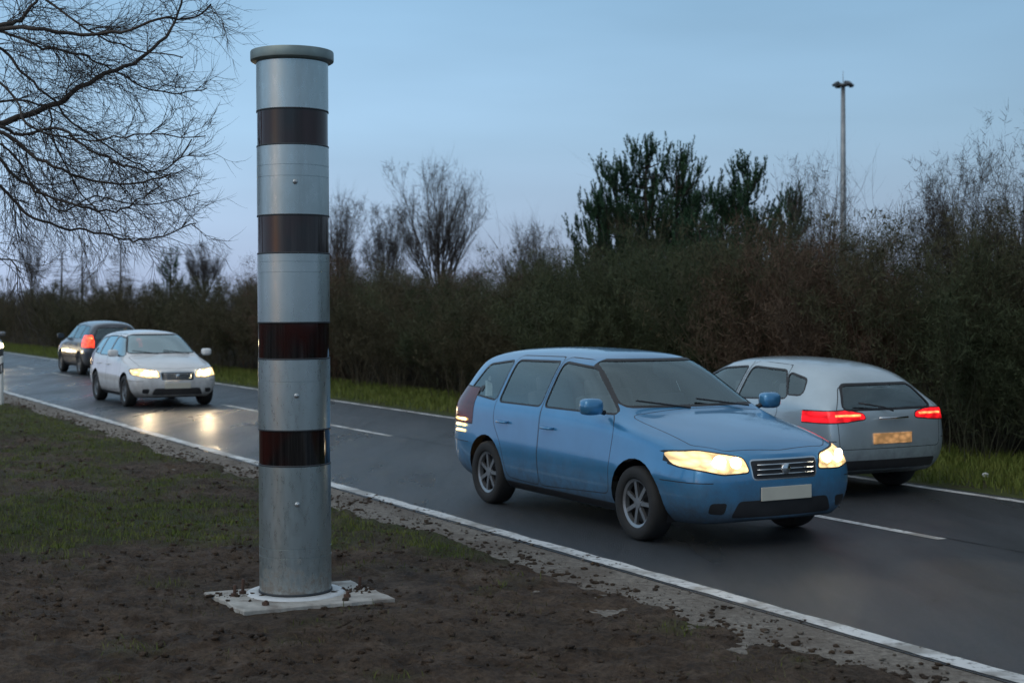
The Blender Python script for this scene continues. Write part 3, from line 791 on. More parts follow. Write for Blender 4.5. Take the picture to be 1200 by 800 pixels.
lumps('soil_crumbs', P, SOIL, 'brown soil crumbs lying on the pale foundation slab', 'soil')
# ------------------------------------------------------------------ delineator posts
PW = simple('post_white', (.62, .63, .60), .55, var=.1); PB = simple('post_black', (.02, .02, .02), .5)
def post(loc, rz, label):
    t = empty('delineator_post', loc, rz)
    def sect(z0, z1, s0, s1, slant0=0, slant1=0):
        mb = MB(); pr = [(-.06, .05), (-.055, .055), (.055, .055), (.06, .05), (.045, -.02), (.01, -.06), (-.01, -.06), (-.045, -.02)]; n = len(pr)
        lo = [(x * s0, y * s0, z0 + slant0 * x) for x, y in pr]; hi = [(x * s1, y * s1, z1 + slant1 * x) for x, y in pr]
        mb.add(lo + hi, [tuple(range(n))[::-1], tuple(range(n, 2 * n))] + [(i, (i + 1) % n, n + (i + 1) % n, n + i) for i in range(n)]); return mb
    sect(-.1, .66, 1.06, 1.0, 0, .6).build('shaft', PW, t)
    b = sect(.66, .86, 1.0, 1.0, .6, .6).build('black_band', PB, t)
    rm = simple('reflector', (.6, .62, .62), .25)
    for yy, ww in ((.058, .05), (-.063, .018)): mb = MB(); mb.box((0, yy, .76), (ww, .006, .14)); mb.build('reflector', rm, b)
    sect(.86, 1.0, 1.0, .96, .6, .3).build('top', PW, t)
    return tag(t, label, 'delineator post', 'white delineator posts by the road')
post(rd(5.08, u_at(1.0, 5.08)), TH, 'white delineator post with black band on the near verge at the left edge')
post(rd(12.15, u_at(572, 12.15)), TH + math.pi, 'white delineator post on the far verge behind the blue van')
mb = MB(); bm = bmesh.new(); bmesh.ops.create_icosphere(bm, subdivisions=2, radius=.04)
for v_ in bm.verts: v_.co *= random.uniform(.6, 1.2); v_.co.z *= .7
me = bpy.data.meshes.new('litter'); bm.to_mesh(me); bm.free()
o = link('paper_scrap', me, simple('paper_white', (.7, .72, .72), .7, var=.05)); o.location = rd(12.75, u_at(1155, 12.75), .06); tag(o, 'small crumpled white paper scrap in the far verge grass', 'litter')

# ------------------------------------------------------------------ cars
def pip(p, poly):
    x, y = p; c = False; n = len(poly)
    for i in range(n):
        x1, y1 = poly[i]; x2, y2 = poly[(i + 1) % n]
        if (y1 > y) != (y2 > y) and x < (x2 - x1) * (y - y1) / (y2 - y1) + x1: c = not c
    return c
def area(poly): return .5 * sum(poly[i][0] * poly[(i + 1) % len(poly)][1] - poly[(i + 1) % len(poly)][0] * poly[i][1] for i in range(len(poly)))
def offset(poly, d):
    if area(poly) < 0: poly = poly[::-1]
    n = len(poly); out = []
    for i in range(n):
        p0, p1, p2 = Vector(poly[i - 1]), Vector(poly[i]), Vector(poly[(i + 1) % n])
        e1 = (p1 - p0).normalized(); e2 = (p2 - p1).normalized(); n1 = Vector((-e1.y, e1.x)); n2 = Vector((-e2.y, e2.x))
        k = 1 + n1.dot(n2); out.append(tuple(p1 + (n1 + n2) * (d / max(k, .3))))
    return out
def rounded(poly, r, k=3):
    out = []; n = len(poly)
    for i in range(n):
        p0, p1, p2 = Vector(poly[i - 1]), Vector(poly[i]), Vector(poly[(i + 1) % n])
        a = p1 + (p0 - p1).normalized() * min(r, (p0 - p1).length * .45); b = p1 + (p2 - p1).normalized() * min(r, (p2 - p1).length * .45)
        for j in range(k + 1):
            t = j / k; out.append(tuple((a.lerp(p1, t)).lerp(p1.lerp(b, t), t)))
    return out
def knife(bm, poly, ax, filt):
    """cut the surface along a polygon seen along axis x ('x': (y,z)) or y ('y': (x,z))"""
    ia = {'x': (1, 2), 'y': (0, 2), 'z': (0, 1)}[ax]
    n = len(poly); e_ = .004
    bx0, bx1 = min(p[0] for p in poly) - .02, max(p[0] for p in poly) + .02; bz0, bz1 = min(p[1] for p in poly) - .02, max(p[1] for p in poly) + .02
    cand = []
    for f in bm.faces:
        c0 = f.verts[0].co
        if c0[ia[0]] < bx0 - .25 or c0[ia[0]] > bx1 + .25 or c0[ia[1]] < bz0 - .25 or c0[ia[1]] > bz1 + .25: continue
        if filt(f): cand.append(f)
    for i in range(n):
        p, q = poly[i], poly[(i + 1) % n]
        lo = (min(p[0], q[0]) - e_, min(p[1], q[1]) - e_); hi = (max(p[0], q[0]) + e_, max(p[1], q[1]) + e_)
        fs = []
        for f in cand:
            xs = [v.co[ia[0]] for v in f.verts]; zs = [v.co[ia[1]] for v in f.verts]
            if max(xs) < lo[0] or min(xs) > hi[0] or max(zs) < lo[1] or min(zs) > hi[1]: continue
            fs.append(f)
        if not fs: continue
        d = Vector((q[0] - p[0], q[1] - p[1]))
        if d.length < 1e-5: continue
        nn = Vector((-d.y, d.x)).normalized()
        co = Vector((0, 0, 0)); no = Vector((0, 0, 0))
        for q_, w_ in enumerate(ia): co[w_] = p[q_]; no[w_] = nn[q_]
        es = {e for f in fs for e in f.edges}; vs = {v for f in fs for v in f.verts}
        ret = bmesh.ops.bisect_plane(bm, geom=list(vs) + list(es) + fs, dist=1e-5, plane_co=co, plane_no=no)
        cs_ = set(cand); cand = [f for f in cand if f.is_valid]
        cand += [f for f in ret['geom'] if isinstance(f, bmesh.types.BMFace) and f.is_valid and f not in cs_]
GLASS = None
def paint_mat(name, c, metal=.35, rough=.32):
    m = Mat(name, c, rough, metal, .5, Coat_Weight=.9, Coat_Roughness=.06)
    f = m.noise(3, 4); m.base(m.ramp(f, [(.3, tuple(x * .92 for x in c)), (.7, tuple(min(1, x * 1.05) for x in c))]))
    # road dirt thrown up on sills and bumpers
    tcd = m.n('ShaderNodeTexCoord'); sz_ = m.n('ShaderNodeSeparateXYZ'); m.l(tcd.outputs['Object'], sz_.inputs[0])
    ad_ = m.n('ShaderNodeMath', operation='MULTIPLY_ADD'); m.l(m.noise(7, 6, .7), ad_.inputs[0]); ad_.inputs[1].default_value = -.55; m.l(sz_.outputs['Z'], ad_.inputs[2])
    cl_ = m.ramp(f, [(.3, tuple(x * .92 for x in c)), (.7, tuple(min(1, x * 1.05) for x in c))])
    dm = m.rng(ad_.outputs[0], -.05, .32, .75, 0); m.base(m.mix(dm, cl_, (.085, .075, .062)))
    m.rough(m.rng(dm, 0, .7, rough, .7)); cw = m.rng(dm, 0, .7, .9, .1); m.l(cw, m.b.inputs['Coat Weight'])
    bf = m.n('ShaderNodeNewGeometry'); dk = m.n('ShaderNodeBsdfDiffuse'); dk.inputs[0].default_value = (.07, .07, .07, 1)
    mx = m.n('ShaderNodeMixShader'); m.l(bf.outputs['Backfacing'], mx.inputs[0]); m.l(m.b.outputs[0], mx.inputs[1]); m.l(dk.outputs[0], mx.inputs[2])
    m.l(mx.outputs[0], m.t.nodes['Material Output'].inputs[0])
    return m.m
def glass_mat(name, tint, mixv):
    m = Mat(name, (.02, .025, .03), .04, 0, .5)
    tr_ = m.n('ShaderNodeBsdfTransparent'); tr_.inputs[0].default_value = (*tint, 1)
    gl = m.n('ShaderNodeBsdfGlossy'); gl.inputs['Color'].default_value = (.75, .92, .95, 1); gl.inputs['Roughness'].default_value = .03
    mx = m.n('ShaderNodeMixShader'); fr = m.n('ShaderNodeFresnel'); fr.inputs[0].default_value = 1.5
    a = m.n('ShaderNodeMath', operation='ADD'); a.inputs[1].default_value = 1 - mixv; m.l(fr.outputs[0], a.inputs[0]); a.use_clamp = True
    m.l(a.outputs[0], mx.inputs[0]); m.l(tr_.outputs[0], mx.inputs[1]); m.l(gl.outputs[0], mx.inputs[2]); m.l(mx.outputs[0], m.t.nodes['Material Output'].inputs[0])
    return m.m
GLASS = glass_mat('car_glass', (.72, .82, .84), .89)
BLACK = simple('black_plastic', (.018, .018, .02), .5); RUBBER = simple('tyre_rubber', (.018, .018, .018), .8)
RIM = simple('rim_alloy', (.30, .31, .32), .35, .8, var=.08); SEATM = simple('seat_fabric', (.075, .075, .08), .9)
PLATEM = simple('number_plate', (.55, .53, .45), .4, var=.05)
HEAD = emit('headlight_lit', (1.0, .66, .30), 1.15); CORE = emit('lamp_hot', (1.0, .90, .70), 22); TAIL = emit('tail_light_lit', (1.0, .012, .02), .85); FILA = emit('tail_filament', (1.0, .22, .07), 2.6); TAILOFF = simple('tail_lens_dark', (.10, .012, .012), .15)
TAILHOT = emit('brake_light_lit', (1.0, .06, .02), 1.6)
AMBER = emit('amber_streak_glow', (1.0, .62, .22), 4.0)
CHROME = simple('chrome', (.6, .62, .64), .18, 1.0, var=.05)

MPV = dict(st=[
 (2.17, [.24, .25, .34, .55, .70, .765, .785, .79], [0, .55, .70, .76, .70, .55, .28, 0], [0, 0, .01, .02, 0, -.02, -.02, -.02]),
 (2.02, [.20, .20, .32, .58, .78, .85, .88, .89], [0, .66, .82, .865, .80, .62, .32, 0], None),
 (1.50, [.18, .18, .30, .60, .90, .965, 1.0, 1.01], [0, .72, .88, .90, .85, .66, .34, 0], None),
 (1.08, [.18, .18, .28, .60, .96, 1.03, 1.07, 1.08], [0, .74, .885, .905, .865, .70, .36, 0], None),
 (.30, [.18, .18, .27, .60, .99, 1.49, 1.555, 1.57], [0, .74, .885, .905, .865, .62, .34, 0], None),
 (-.40, [.18, .18, .27, .60, 1.0, 1.53, 1.595, 1.61], [0, .74, .885, .905, .865, .61, .34, 0], None),
 (-1.20, [.18, .18, .27, .60, 1.01, 1.52, 1.59, 1.605], [0, .74, .885, .905, .865, .61, .34, 0], None),
 (-1.80, [.20, .20, .29, .60, 1.02, 1.48, 1.55, 1.565], [0, .74, .875, .90, .86, .60, .34, 0], None),
 (-2.08, [.24, .24, .33, .60, 1.0, 1.43, 1.50, 1.51], [0, .68, .83, .87, .83, .57, .32, 0], [0, 0, 0, 0, .02, .10, .11, .11]),
 (-2.19, [.28, .29, .38, .60, .98, 1.36, 1.42, 1.43], [0, .60, .74, .80, .77, .52, .28, 0], [0, 0, -.01, -.02, .0, .14, .16, .16])],
 sidewin=[[(.90, 1.06), (.30, 1.43), (-.24, 1.47), (-.24, 1.06)], [(-.32, 1.06), (-.32, 1.47), (-1.12, 1.46), (-1.12, 1.06)], [(-1.20, 1.07), (-1.20, 1.455), (-1.70, 1.40), (-1.86, 1.12)]],
 doors=[[(.92, .36), (.98, .95), (.30, 1.50), (-.27, 1.52), (-.27, .30)], [(-.29, .30), (-.29, 1.52), (-1.16, 1.51), (-1.18, .85), (-.98, .62), (-.90, .32)]],
 ws=[(-.70, 1.125), (.70, 1.125), (.54, 1.50), (-.54, 1.50)], rw=[(-.62, 1.04), (.62, 1.04), (.47, 1.38), (-.47, 1.38)],
 hl=[(.36, .645), (.40, .76), (.70, .815), (.845, .80), (.845, .69), (.60, .635)], tl=[(.62, .80), (.62, 1.0), (.66, 1.18), (.85, 1.15), (.90, .80)], tz=(1.33, -1.32), L=4.36)
HATCH = dict(st=[
 (2.00, [.24, .25, .34, .52, .64, .70, .72, .73], [0, .52, .66, .74, .68, .54, .28, 0], [0, 0, .01, .02, 0, -.02, -.02, -.02]),
 (1.86, [.20, .20, .32, .55, .73, .79, .82, .83], [0, .64, .79, .83, .78, .60, .32, 0], None),
 (1.35, [.17, .17, .29, .57, .84, .89, .925, .935], [0, .70, .84, .86, .82, .64, .34, 0], None),
 (.88, [.17, .17, .27, .57, .89, .955, .995, 1.005], [0, .72, .85, .87, .83, .68, .36, 0], None),
 (.05, [.17, .17, .26, .57, .92, 1.34, 1.395, 1.41], [0, .72, .85, .87, .83, .58, .34, 0], None),
 (-.50, [.17, .17, .26, .57, .94, 1.37, 1.425, 1.44], [0, .72, .85, .87, .83, .57, .34, 0], None),
 (-1.10, [.17, .17, .26, .57, .96, 1.34, 1.40, 1.415], [0, .72, .85, .875, .835, .56, .34, 0], None),
 (-1.55, [.19, .19, .28, .58, .97, 1.27, 1.34, 1.355], [0, .72, .845, .875, .835, .55, .33, 0], None),
 (-1.86, [.23, .23, .33, .58, .94, 1.17, 1.25, 1.265], [0, .68, .81, .85, .81, .53, .31, 0], [0, 0, 0, 0, .02, .10, .11, .11]),
 (-2.00, [.28, .29, .38, .58, .90, 1.08, 1.14, 1.15], [0, .60, .73, .79, .76, .52, .28, 0], [0, 0, -.02, -.03, .0, .13, .16, .17])],
 sidewin=[[(.66, .985), (.06, 1.28), (-.40, 1.315), (-.40, .985)], [(-.48, .985), (-.48, 1.315), (-1.05, 1.29), (-1.30, 1.02)], [(-1.28, 1.06), (-1.12, 1.27), (-1.42, 1.21), (-1.50, 1.06)]],
 doors=[[(.74, .36), (.78, .88), (.06, 1.35), (-.43, 1.38), (-.43, .29)], [(-.45, .29), (-.45, 1.38), (-1.08, 1.35), (-1.22, .85), (-.98, .60), (-.90, .32)]],
 ws=[(-.68, 1.05), (.68, 1.05), (.50, 1.34), (-.50, 1.34)], rw=[(-.60, .93), (.60, .93), (.46, 1.16), (-.46, 1.16)],
 hl=[(.40, .55), (.46, .69), (.66, .73), (.80, .69), (.79, .58), (.60, .54)], tl=[(.34, .825), (.36, .875), (.56, .915), (.90, .90), (.90, .79), (.60, .80)], tz=(1.25, -1.25), L=4.0)

def car(kind, P, paint, label, loc, rz, sx=1.0, sy=1.0, sz=1.0, lift=0.0, wr=.315, lights='front', name='car', group=None, detail=3, extra=None, glass=None, headmat=None, coremat=None, beam=40, tailmat=None):
    root = empty(name, loc, rz); tag(root, label, kind, group)
    GLASS = glass or globals()['GLASS']
    S3 = lambda x, y, z: Vector((x * sx, y * sy, z * sz + lift))
    bm = bmesh.new(); rings = []
    for x, zs, ys, dx in P['st']:
        ring = []
        for k in range(8):
            ring.append(S3(x + (dx[k] if dx else 0), ys[k], zs[k]))
        full = ring[::1] + [Vector((p.x, -p.y, p.z)) for p in ring[6:0:-1]]     # 0..7 left, then right side 6..1
        rings.append([bm.verts.new(p) for p in full])
    n = 14; cre = bm.edges.layers.float.new('crease_edge')
    for a, b in zip(rings, rings[1:]):
        for j in range(n): bm.faces.new((a[j], a[(j + 1) % n], b[(j + 1) % n], b[j]))
    for ring, sgn in ((rings[0], 1), (rings[-1], -1)):
        cs_ = {}
        for k in range(1, 7):
            L_, R_ = ring[k], ring[n - k]
            cs_[k] = bm.verts.new(Vector((L_.co.x + sgn * .055, 0, L_.co.z)))
        cs_[0] = ring[0]; cs_[7] = ring[7]
        for k in range(0, 7):
            l0, l1 = ring[k], ring[k + 1]; r0, r1 = ring[(n - k) % n], ring[n - k - 1]
            c0, c1 = cs_[k], cs_[k + 1]
            for q in ((l0, l1, c1, c0), (r0, r1, c1, c0)):
                uq = []
                for v in q:
                    if v not in uq: uq.append(v)
                if len(uq) >= 3: 
                    try: bm.faces.new(uq)
                    except ValueError: pass
    def crease(a, b, w):
        e = bm.edges.get((a, b))
        if e: e[cre] = w
    for i in range(len(rings) - 1):
        for j in (4, 10): crease(rings[i][j], rings[i + 1][j], .45 if i >= 1 else .2)
        for j in (5, 9): crease(rings[i][j], rings[i + 1][j], .25)
        for j in (1, 13): crease(rings[i][j], rings[i + 1][j], .5)
    for j in (5, 6, 7, 8): crease(rings[3][j], rings[3][j + 1] if j < 13 else rings[3][0], .75)
    for j in range(5, 9): crease(rings[4][j], rings[4][j + 1], .35)
    for i in range(1, len(rings) - 2):
        for j in (3, 11): crease(rings[i][j], rings[i + 1][j], .55)
    for j in range(n): crease(rings[-1][j], rings[-1][(j + 1) % n], .35)
    bmesh.ops.recalc_face_normals(bm, faces=bm.faces)
    me = bpy.data.meshes.new('cage'); bm.to_mesh(me); bm.free()
    tmp = bpy.data.objects.new('cage', me); C.objects.link(tmp)
    md = tmp.modifiers.new('s', 'SUBSURF'); md.levels = detail; md.render_levels = detail
    dg = bpy.context.evaluated_depsgraph_get(); ev = bpy.data.meshes.new_from_object(tmp.evaluated_get(dg))
    bpy.data.objects.remove(tmp)
    bm = bmesh.new(); bm.from_mesh(ev); bm.normal_update()
    regs = []; 
    T = lambda pl, ax: [((p[0] * (sy if ax == 'x' else sx)), p[1] * sz + lift) for p in pl]
    def region(idx, pl, ax, filt, r=.04, trim=0.0, trim_id=None):
        pl = T(pl, ax)
        if r: pl = rounded(pl, r)
        if trim: 
            ou = offset(pl, -trim); knife(bm, ou, ax, filt); regs.append((trim_id, ou, ax, filt))
        knife(bm, pl, ax, filt); regs.append((idx, pl, ax, filt))
    # ids: 0 body, 1 black trim, 10.. parts
    names = {}
    def seam(pl, ax, filt, w=.007, r=.05):
        pl = rounded(pl, r); ou = offset(pl, -w)
        knife(bm, ou, ax, filt); regs.append((1, ou, ax, filt)); knife(bm, pl, ax, filt); regs.append((0, pl, ax, filt))
    if detail > 2:
        x3, x0_ = P['st'][3][0] * sx, P['st'][0][0] * sx; wb = .72 * sy
        seam([(x3 - .02, -wb), (x3 - .02, wb), (x0_ - .30, wb * .96), (x0_ - .10, wb * .72), (x0_ - .04, 0), (x0_ - .10, -wb * .72), (x0_ - .30, -wb * .96)], 'z', lambda f: f.normal.z > .35 and f.calc_center_median().z > (.6 * sz + lift))
        zt = P['st'][-1][1][7]; zb = P['st'][-1][1][4]
        seam(T([(-.68, .52), (.68, .52), (.70, zb), (.50, zt - .0), (-.50, zt - .0), (-.70, zb)], 'x'), 'x', lambda f: f.normal.x < -.2 and f.calc_center_median().x < -1.6 * sx)
        for q_ in (1, -1):
            sfl = lambda f, q_=q_: f.normal.y * q_ > .3
            for xa, xb, zz in ((P['tz'][0] + .36, 2.4, .56), (-2.4, P['tz'][1] - .36, .60)):
                pl = T([(xa, zz), (xb, zz - .0), (xb, zz + .008), (xa, zz + .008)], 'y'); knife(bm, pl, 'y', sfl); regs.append((1, pl, 'y', sfl))
            pl = T([(P['tz'][1] + .36, .20), (P['tz'][0] - .36, .20), (P['tz'][0] - .36, .275), (P['tz'][1] + .36, .275)], 'y'); knife(bm, pl, 'y', sfl); regs.append((1, pl, 'y', sfl))
        for q_ in (1, -1):
            ff = lambda f: f.normal.x > .2 and f.calc_center_median().x > 1.5 * sx
            pl = T([(q_ * .58, .30), (q_ * .70, .31), (q_ * .70, .40), (q_ * .56, .40)], 'x'); pl = rounded(pl, .03); knife(bm, pl, 'x', ff); regs.append((1, pl, 'x', ff))
    for s in (1, -1):
        sf = lambda f, s=s: f.normal.y * s > .35 and f.calc_center_median().y * s > 0
        for k, pl in enumerate(P['doors']):
            i = 20 + k + (5 if s < 0 else 0)
            pl2 = T(pl, 'y'); pl2 = rounded(pl2, .07); ou = offset(pl2, -.008)
            knife(bm, ou, 'y', sf); regs.append((1, ou, 'y', sf)); knife(bm, pl2, 'y', sf); regs.append((i, pl2, 'y', sf)); names[i] = ('door', paint)
        for k, pl in enumerate(P['sidewin']):
            i = 30 + k + (5 if s < 0 else 0); region(i, pl, 'y', sf, .05, .018, 1); names[i] = ('side_window', GLASS)
        for wx in P['tz']:
            c = T([(wx, 0)], 'y')[0][0]; rr = wr + .055
            pl = [(c + rr * math.cos(2 * math.pi * q / 28), wr + .01 + rr * math.sin(2 * math.pi * q / 28)) for q in range(28)]
            af = lambda f, s=s: f.calc_center_median().y * s > .45
            knife(bm, pl, 'y', af); regs.append((99, pl, 'y', af))
        m_ = lambda pl: [(p[0] * s, p[1]) for p in pl]
        region(50 + (s < 0), m_(P['hl']), 'x', lambda f: f.calc_center_median().x > 1.45 * sx and f.normal.x > .12, .03, .012, 1); names[50 + (s < 0)] = ('headlight', headmat or (HEAD if lights != 'rear_only' else simple('lamp_clear', (.35, .36, .38), .15, .3)))
        region(52 + (s < 0), m_(P['tl']), 'x', lambda f: f.calc_center_median().x < -1.6 * sx, .03, .012, 1); names[52 + (s < 0)] = ('tail_light', (tailmat or TAIL))
    region(60, P['ws'], 'x', lambda f: f.normal.x > .15 and f.calc_center_median().x < 1.3 * sx, .05, .02, 1); names[60] = ('windscreen', GLASS)
    region(61, P['rw'], 'x', lambda f: f.normal.x < -.15 and f.calc_center_median().x < -1.2 * sx, .06, .025, 1); names[61] = ('rear_window', GLASS)
    fx = lambda f: f.normal.x > .3 and f.calc_center_median().x > 1.6 * sx
    hz = P['hl'][0][1]
    region(62, [(-.32, hz - .06), (.32, hz - .06), (.34, hz + .09), (-.34, hz + .09)], 'x', fx, .03, .012, 65); names[62] = ('grille', BLACK)
    region(63, [(-.52, .27), (.52, .27), (.46, .41), (-.46, .41)], 'x', fx, .04); names[63] = ('lower_intake', BLACK)
    region(1, [(-.60, .30), (.60, .30), (.62, .40), (-.62, .40)], 'x', lambda f: f.normal.x < -.3 and f.calc_center_median().x < -1.6 * sx, .03)
    groups = {}
    for f in bm.faces:
        c = f.calc_center_median(); idx = 0
        for i, pl, ax, filt in regs:
            p = (c.y, c.z) if ax == 'x' else ((c.x, c.z) if ax == 'y' else (c.x, c.y))
            if filt(f) and pip(p, pl):
                idx = i
                if i == 99: break
        groups.setdefault(idx, []).append(f)
    # arches override everything
    for i, pl, ax, filt in regs:
        if i == 99:
            for k in list(groups):
                if k == 99: continue
                mv = [f for f in groups[k] if filt(f) and pip((f.calc_center_median().x, f.calc_center_median().z), pl)]
                if mv:
                    s_ = set(mv); groups[k] = [f for f in groups[k] if f not in s_]
    def grab(fs, nm, mats, parent, push=0.0, mi=None):
        vm = {}; vs = []; F = []
        for f in fs:
            q = []
            for v in f.verts:
                if v not in vm: vm[v] = len(vs); vs.append(v.co + v.normal * push)
                q.append(vm[v])
            F.append(q)
        me = bpy.data.meshes.new(nm); me.from_pydata(vs, [], F); me.update()
        if mi: me.polygons.foreach_set('material_index', mi)
        return link(nm, me, mats, parent, True)
    b0 = groups.get(0, []); b1 = groups.get(1, []); b2 = groups.get(65, [])
    body = grab(b0 + b1 + b2, 'body', [paint, BLACK, CHROME], root, 0, [0] * len(b0) + [1] * len(b1) + [2] * len(b2))
    made = {}
    for i, (nm, mt_) in names.items():
        if groups.get(i):
            par = root
            if nm == 'side_window':
                k = i - 30; s_ = 5 if k >= 5 else 0; dk = 20 + (k - s_) + s_
                if (k - s_) < 2 and dk in made: par = made[dk]
            made[i] = grab(groups[i], nm if nm != 'side_window' or par is root else 'window', [mt_], par, -.006 if mt_ is GLASS else (.003 if 'light' in nm else 0))
    bm.free()
    # wheels, arches
    for wx in P['tz']:
        for s in (1, -1):
            yo = (.885 if P is MPV else .85) * sy * s; cx = wx * sx
            w = empty('wheel', (cx, yo - .10 * s, wr)); w.parent = root
            mb = MB(); ri = wr * .66
            pr = [(ri, -.095), (ri + .02, -.105), (wr - .03, -.11), (wr - .008, -.09), (wr, -.06), (wr, .06), (wr - .008, .09), (wr - .03, .11), (ri + .02, .105), (ri, .095)]
            mb.lathe(pr, 36, 'y', closed=True); mb.build('tyre', RUBBER, w, True)
            mb = MB(); ys = .085 * s
            mb.lathe([(ri, -.09), (ri, .09 * s if s > 0 else -.09), (ri + .004, ys), (ri - .025, ys - .012 * s), (ri - .03, ys - .05 * s)], 36, 'y')
            for q in range(7):
                a = q * 2 * math.pi / 7; M = Matrix.Rotation(-a, 3, 'Y')
                mb.box(M @ Vector((ri * .52, ys - .03 * s, 0)), (ri * .92, .025, .035), M)
            mb.lathe([(0, ys - .01 * s), (.045, ys - .012 * s), (.055, ys - .04 * s)], 16, 'y')
            mb.build('rim', RIM, w)
            mb = MB(); mb.lathe([(ri - .03, 0), (0.001, 0)], 24, 'y'); mb.build('brake_disc', BLACK, w)
            mb = MB(); n_ = 20; rr = wr + .057; vs = []; F = []
            for q in range(n_ + 1):
                a = math.pi * (-.12 + 1.24 * q / n_)
                for yy in (yo + .03 * s - .012 * s * (1 + 0), yo - .42 * s): vs.append((cx + rr * math.cos(a), yy if yy != yo else yo, wr + .01 + rr * math.sin(a)))
            for q in range(n_): F.append((2 * q, 2 * q + 1, 2 * q + 3, 2 * q + 2))
            vs2 = [(x, min(abs(y), .80 * sy) * s, z) for x, y, z in vs]; mb.add(vs2, F)
            c0 = len(mb.v); inn = [vs2[2 * q + 1] for q in range(n_ + 1)]; mb.add(inn, [tuple(range(n_ + 1))])
            mb.build('wheel_arch_liner', BLACK, root)
    # mirrors, handles, plates, wipers
    wsx = P['sidewin'][0][0][0] * sx; wz = (P['sidewin'][0][0][1] + .02) * sz + lift; wy = (.90 if P is MPV else .865) * sy
    for s in (1, -1):
        mb = MB(); bmx = bmesh.new(); bmesh.ops.create_uvsphere(bmx, u_segments=16, v_segments=10, radius=1)
        for v in bmx.verts:
            x, y, z = [math.copysign(abs(q_) ** .6, q_) for q_ in v.co]; v.co = Vector((max(-.35, x) * .085 + wsx - .10, s * (wy + .085) + y * .105, z * .075 + wz + .04))
        me = bpy.data.meshes.new('wing_mirror'); bmx.to_mesh(me); bmx.free(); mo = link('wing_mirror', me, paint, root, True)
        mb = MB(); mb.tube([(wsx - .10, s * (wy - .06), wz - .02), (wsx - .10, s * (wy + .04), wz + .01)], .022, 8); mb.build('mirror_arm', BLACK, mo, True)
        for k, dr in enumerate(P['doors']):
            dk = 20 + k + (5 if s < 0 else 0)
            hx = (min(p[0] for p in dr) + .17 + (.05 if k else 0)) * sx; hz_ = (.86 if P is MPV else .83) * sz + lift
            mb = MB(); y_ = s * ((.905 if P is MPV else .865) * sy)
            mb.tube([(hx - .09, y_ - s * .02, hz_), (hx - .07, y_ + s * .018, hz_), (hx + .07, y_ + s * .018, hz_), (hx + .09, y_ - s * .02, hz_)], .013, 6)
            mb.build('door_handle', paint, made.get(dk, root), True)
    fxp = (P['st'][0][0] + .045) * sx; rxp = (P['st'][-1][0] - .06) * sx
    mb = MB(); mb.box((fxp + .012, 0, .46 * sz + lift), (.012, .52, .11)); mb.build('number_plate', PLATEM, root, bevel=.003)
    mb = MB(); mb.box((rxp - .0, 0, (.62 if P is HATCH else .66) * sz + lift), (.02, .52, .11)); mb.build('number_plate', PLATEM if extra != 'warmplate' else emit('glowing_plate', (1, .5, .2), .25), root, bevel=.003)  # warm plate's own emission stands in for lamp light falling on it
    if detail > 2:
        gz = (P['hl'][0][1] + .015) * sz + lift; gv = [v.co for v in made[62].data.vertices] if 62 in made else [Vector((fxp, 0, gz))]
        gx = lambda y_: max(v.x for v in gv if abs(v.y - y_) < .09 or len(gv) < 3)
        for q_ in (-.04, 0, .04):
            mb = MB(); mb.tube([(gx(y_) + .002, y_, gz + q_) for y_ in (-.29, -.15, 0, .15, .29)], .006, 5); mb.build('grille_bar', CHROME, root, True)
        mb = MB(); mb.lathe([(.046, gx(0) - .01), (.046, gx(0) + .006), (.038, gx(0) + .012), (0, gx(0) + .015)], 20, 'x', c=(0, 0, gz)); mb.build('badge', CHROME, root, True)
        mb = MB(); zr = P['rw'][0][1] * sz + lift; mb.tube([(rxp - .01, 0, zr - .03), (rxp + .03, .10, zr + .01), (rxp + .05, .42, zr + .06)], .009, 5); mb.build('rear_wiper', BLACK, root, True)
        mb = MB(); mb.tube([(rxp - .012, -.20, zr - .10), (rxp - .02, 0, zr - .10), (rxp - .012, .20, zr - .10)], .012, 6); mb.build('boot_handle', CHROME, root, True)
    for i in (50, 51):
        if i in made:
            vs = [v.co for v in made[i].data.vertices]; y0 = sum(v.y for v in vs) / len(vs); sg = 1 if y0 > 0 else -1
            mb = MB()
            for yy, rr_ in ((.48, .045), (.63, .050)):
                near_ = [v for v in vs if abs(abs(v.y) - yy * sy) < .08] or vs; xx = max(v.x for v in near_); zz = sum(v.z for v in near_) / len(near_)
                b = MB(); b.lathe([(rr_, -.03), (rr_, -.004), (rr_ * .7, .002), (0, .004)], 20, 'x'); M = Matrix.Rotation(sg * R(12 if yy < .5 else 24), 3, 'Z')
                mb2 = MB(); mb2.add([M @ Vector(v) + Vector((xx - .012, sg * yy * sy, zz)) for v in b.v], b.f); mb2.build('lamp', coremat or CORE, made[i], True)
    if tailmat in (TAIL, TAILHOT):
        for i in (52, 53):
            if i in made:
                vs = [v.co for v in made[i].data.vertices]; ys_ = [abs(v.y) for v in vs]; a_, b_ = min(ys_) + .06, max(ys_) - .13
                nr = [v for v in vs if abs(v.y) < b_ + .04]; zc = sum(v.z for v in nr) / len(nr); nr = [v for v in nr if abs(v.z - zc) < .05] or nr
                pf = np.polyfit([abs(v.y) for v in nr], [v.x for v in nr], 2); sg = 1 if vs[0].y > 0 else -1
                pts = [(float(np.polyval(pf, a_ + (b_ - a_) * q_ / 9)) - .001, sg * (a_ + (b_ - a_) * q_ / 9), zc) for q_ in range(10)]
                mb = MB(); mb.tube(pts, .012 if P is HATCH else .02, 8); mb.build('light_bar', FILA, made[i], True)
    # interior: seats and dashboard seen through the glass
    sh = .52 * sz + lift
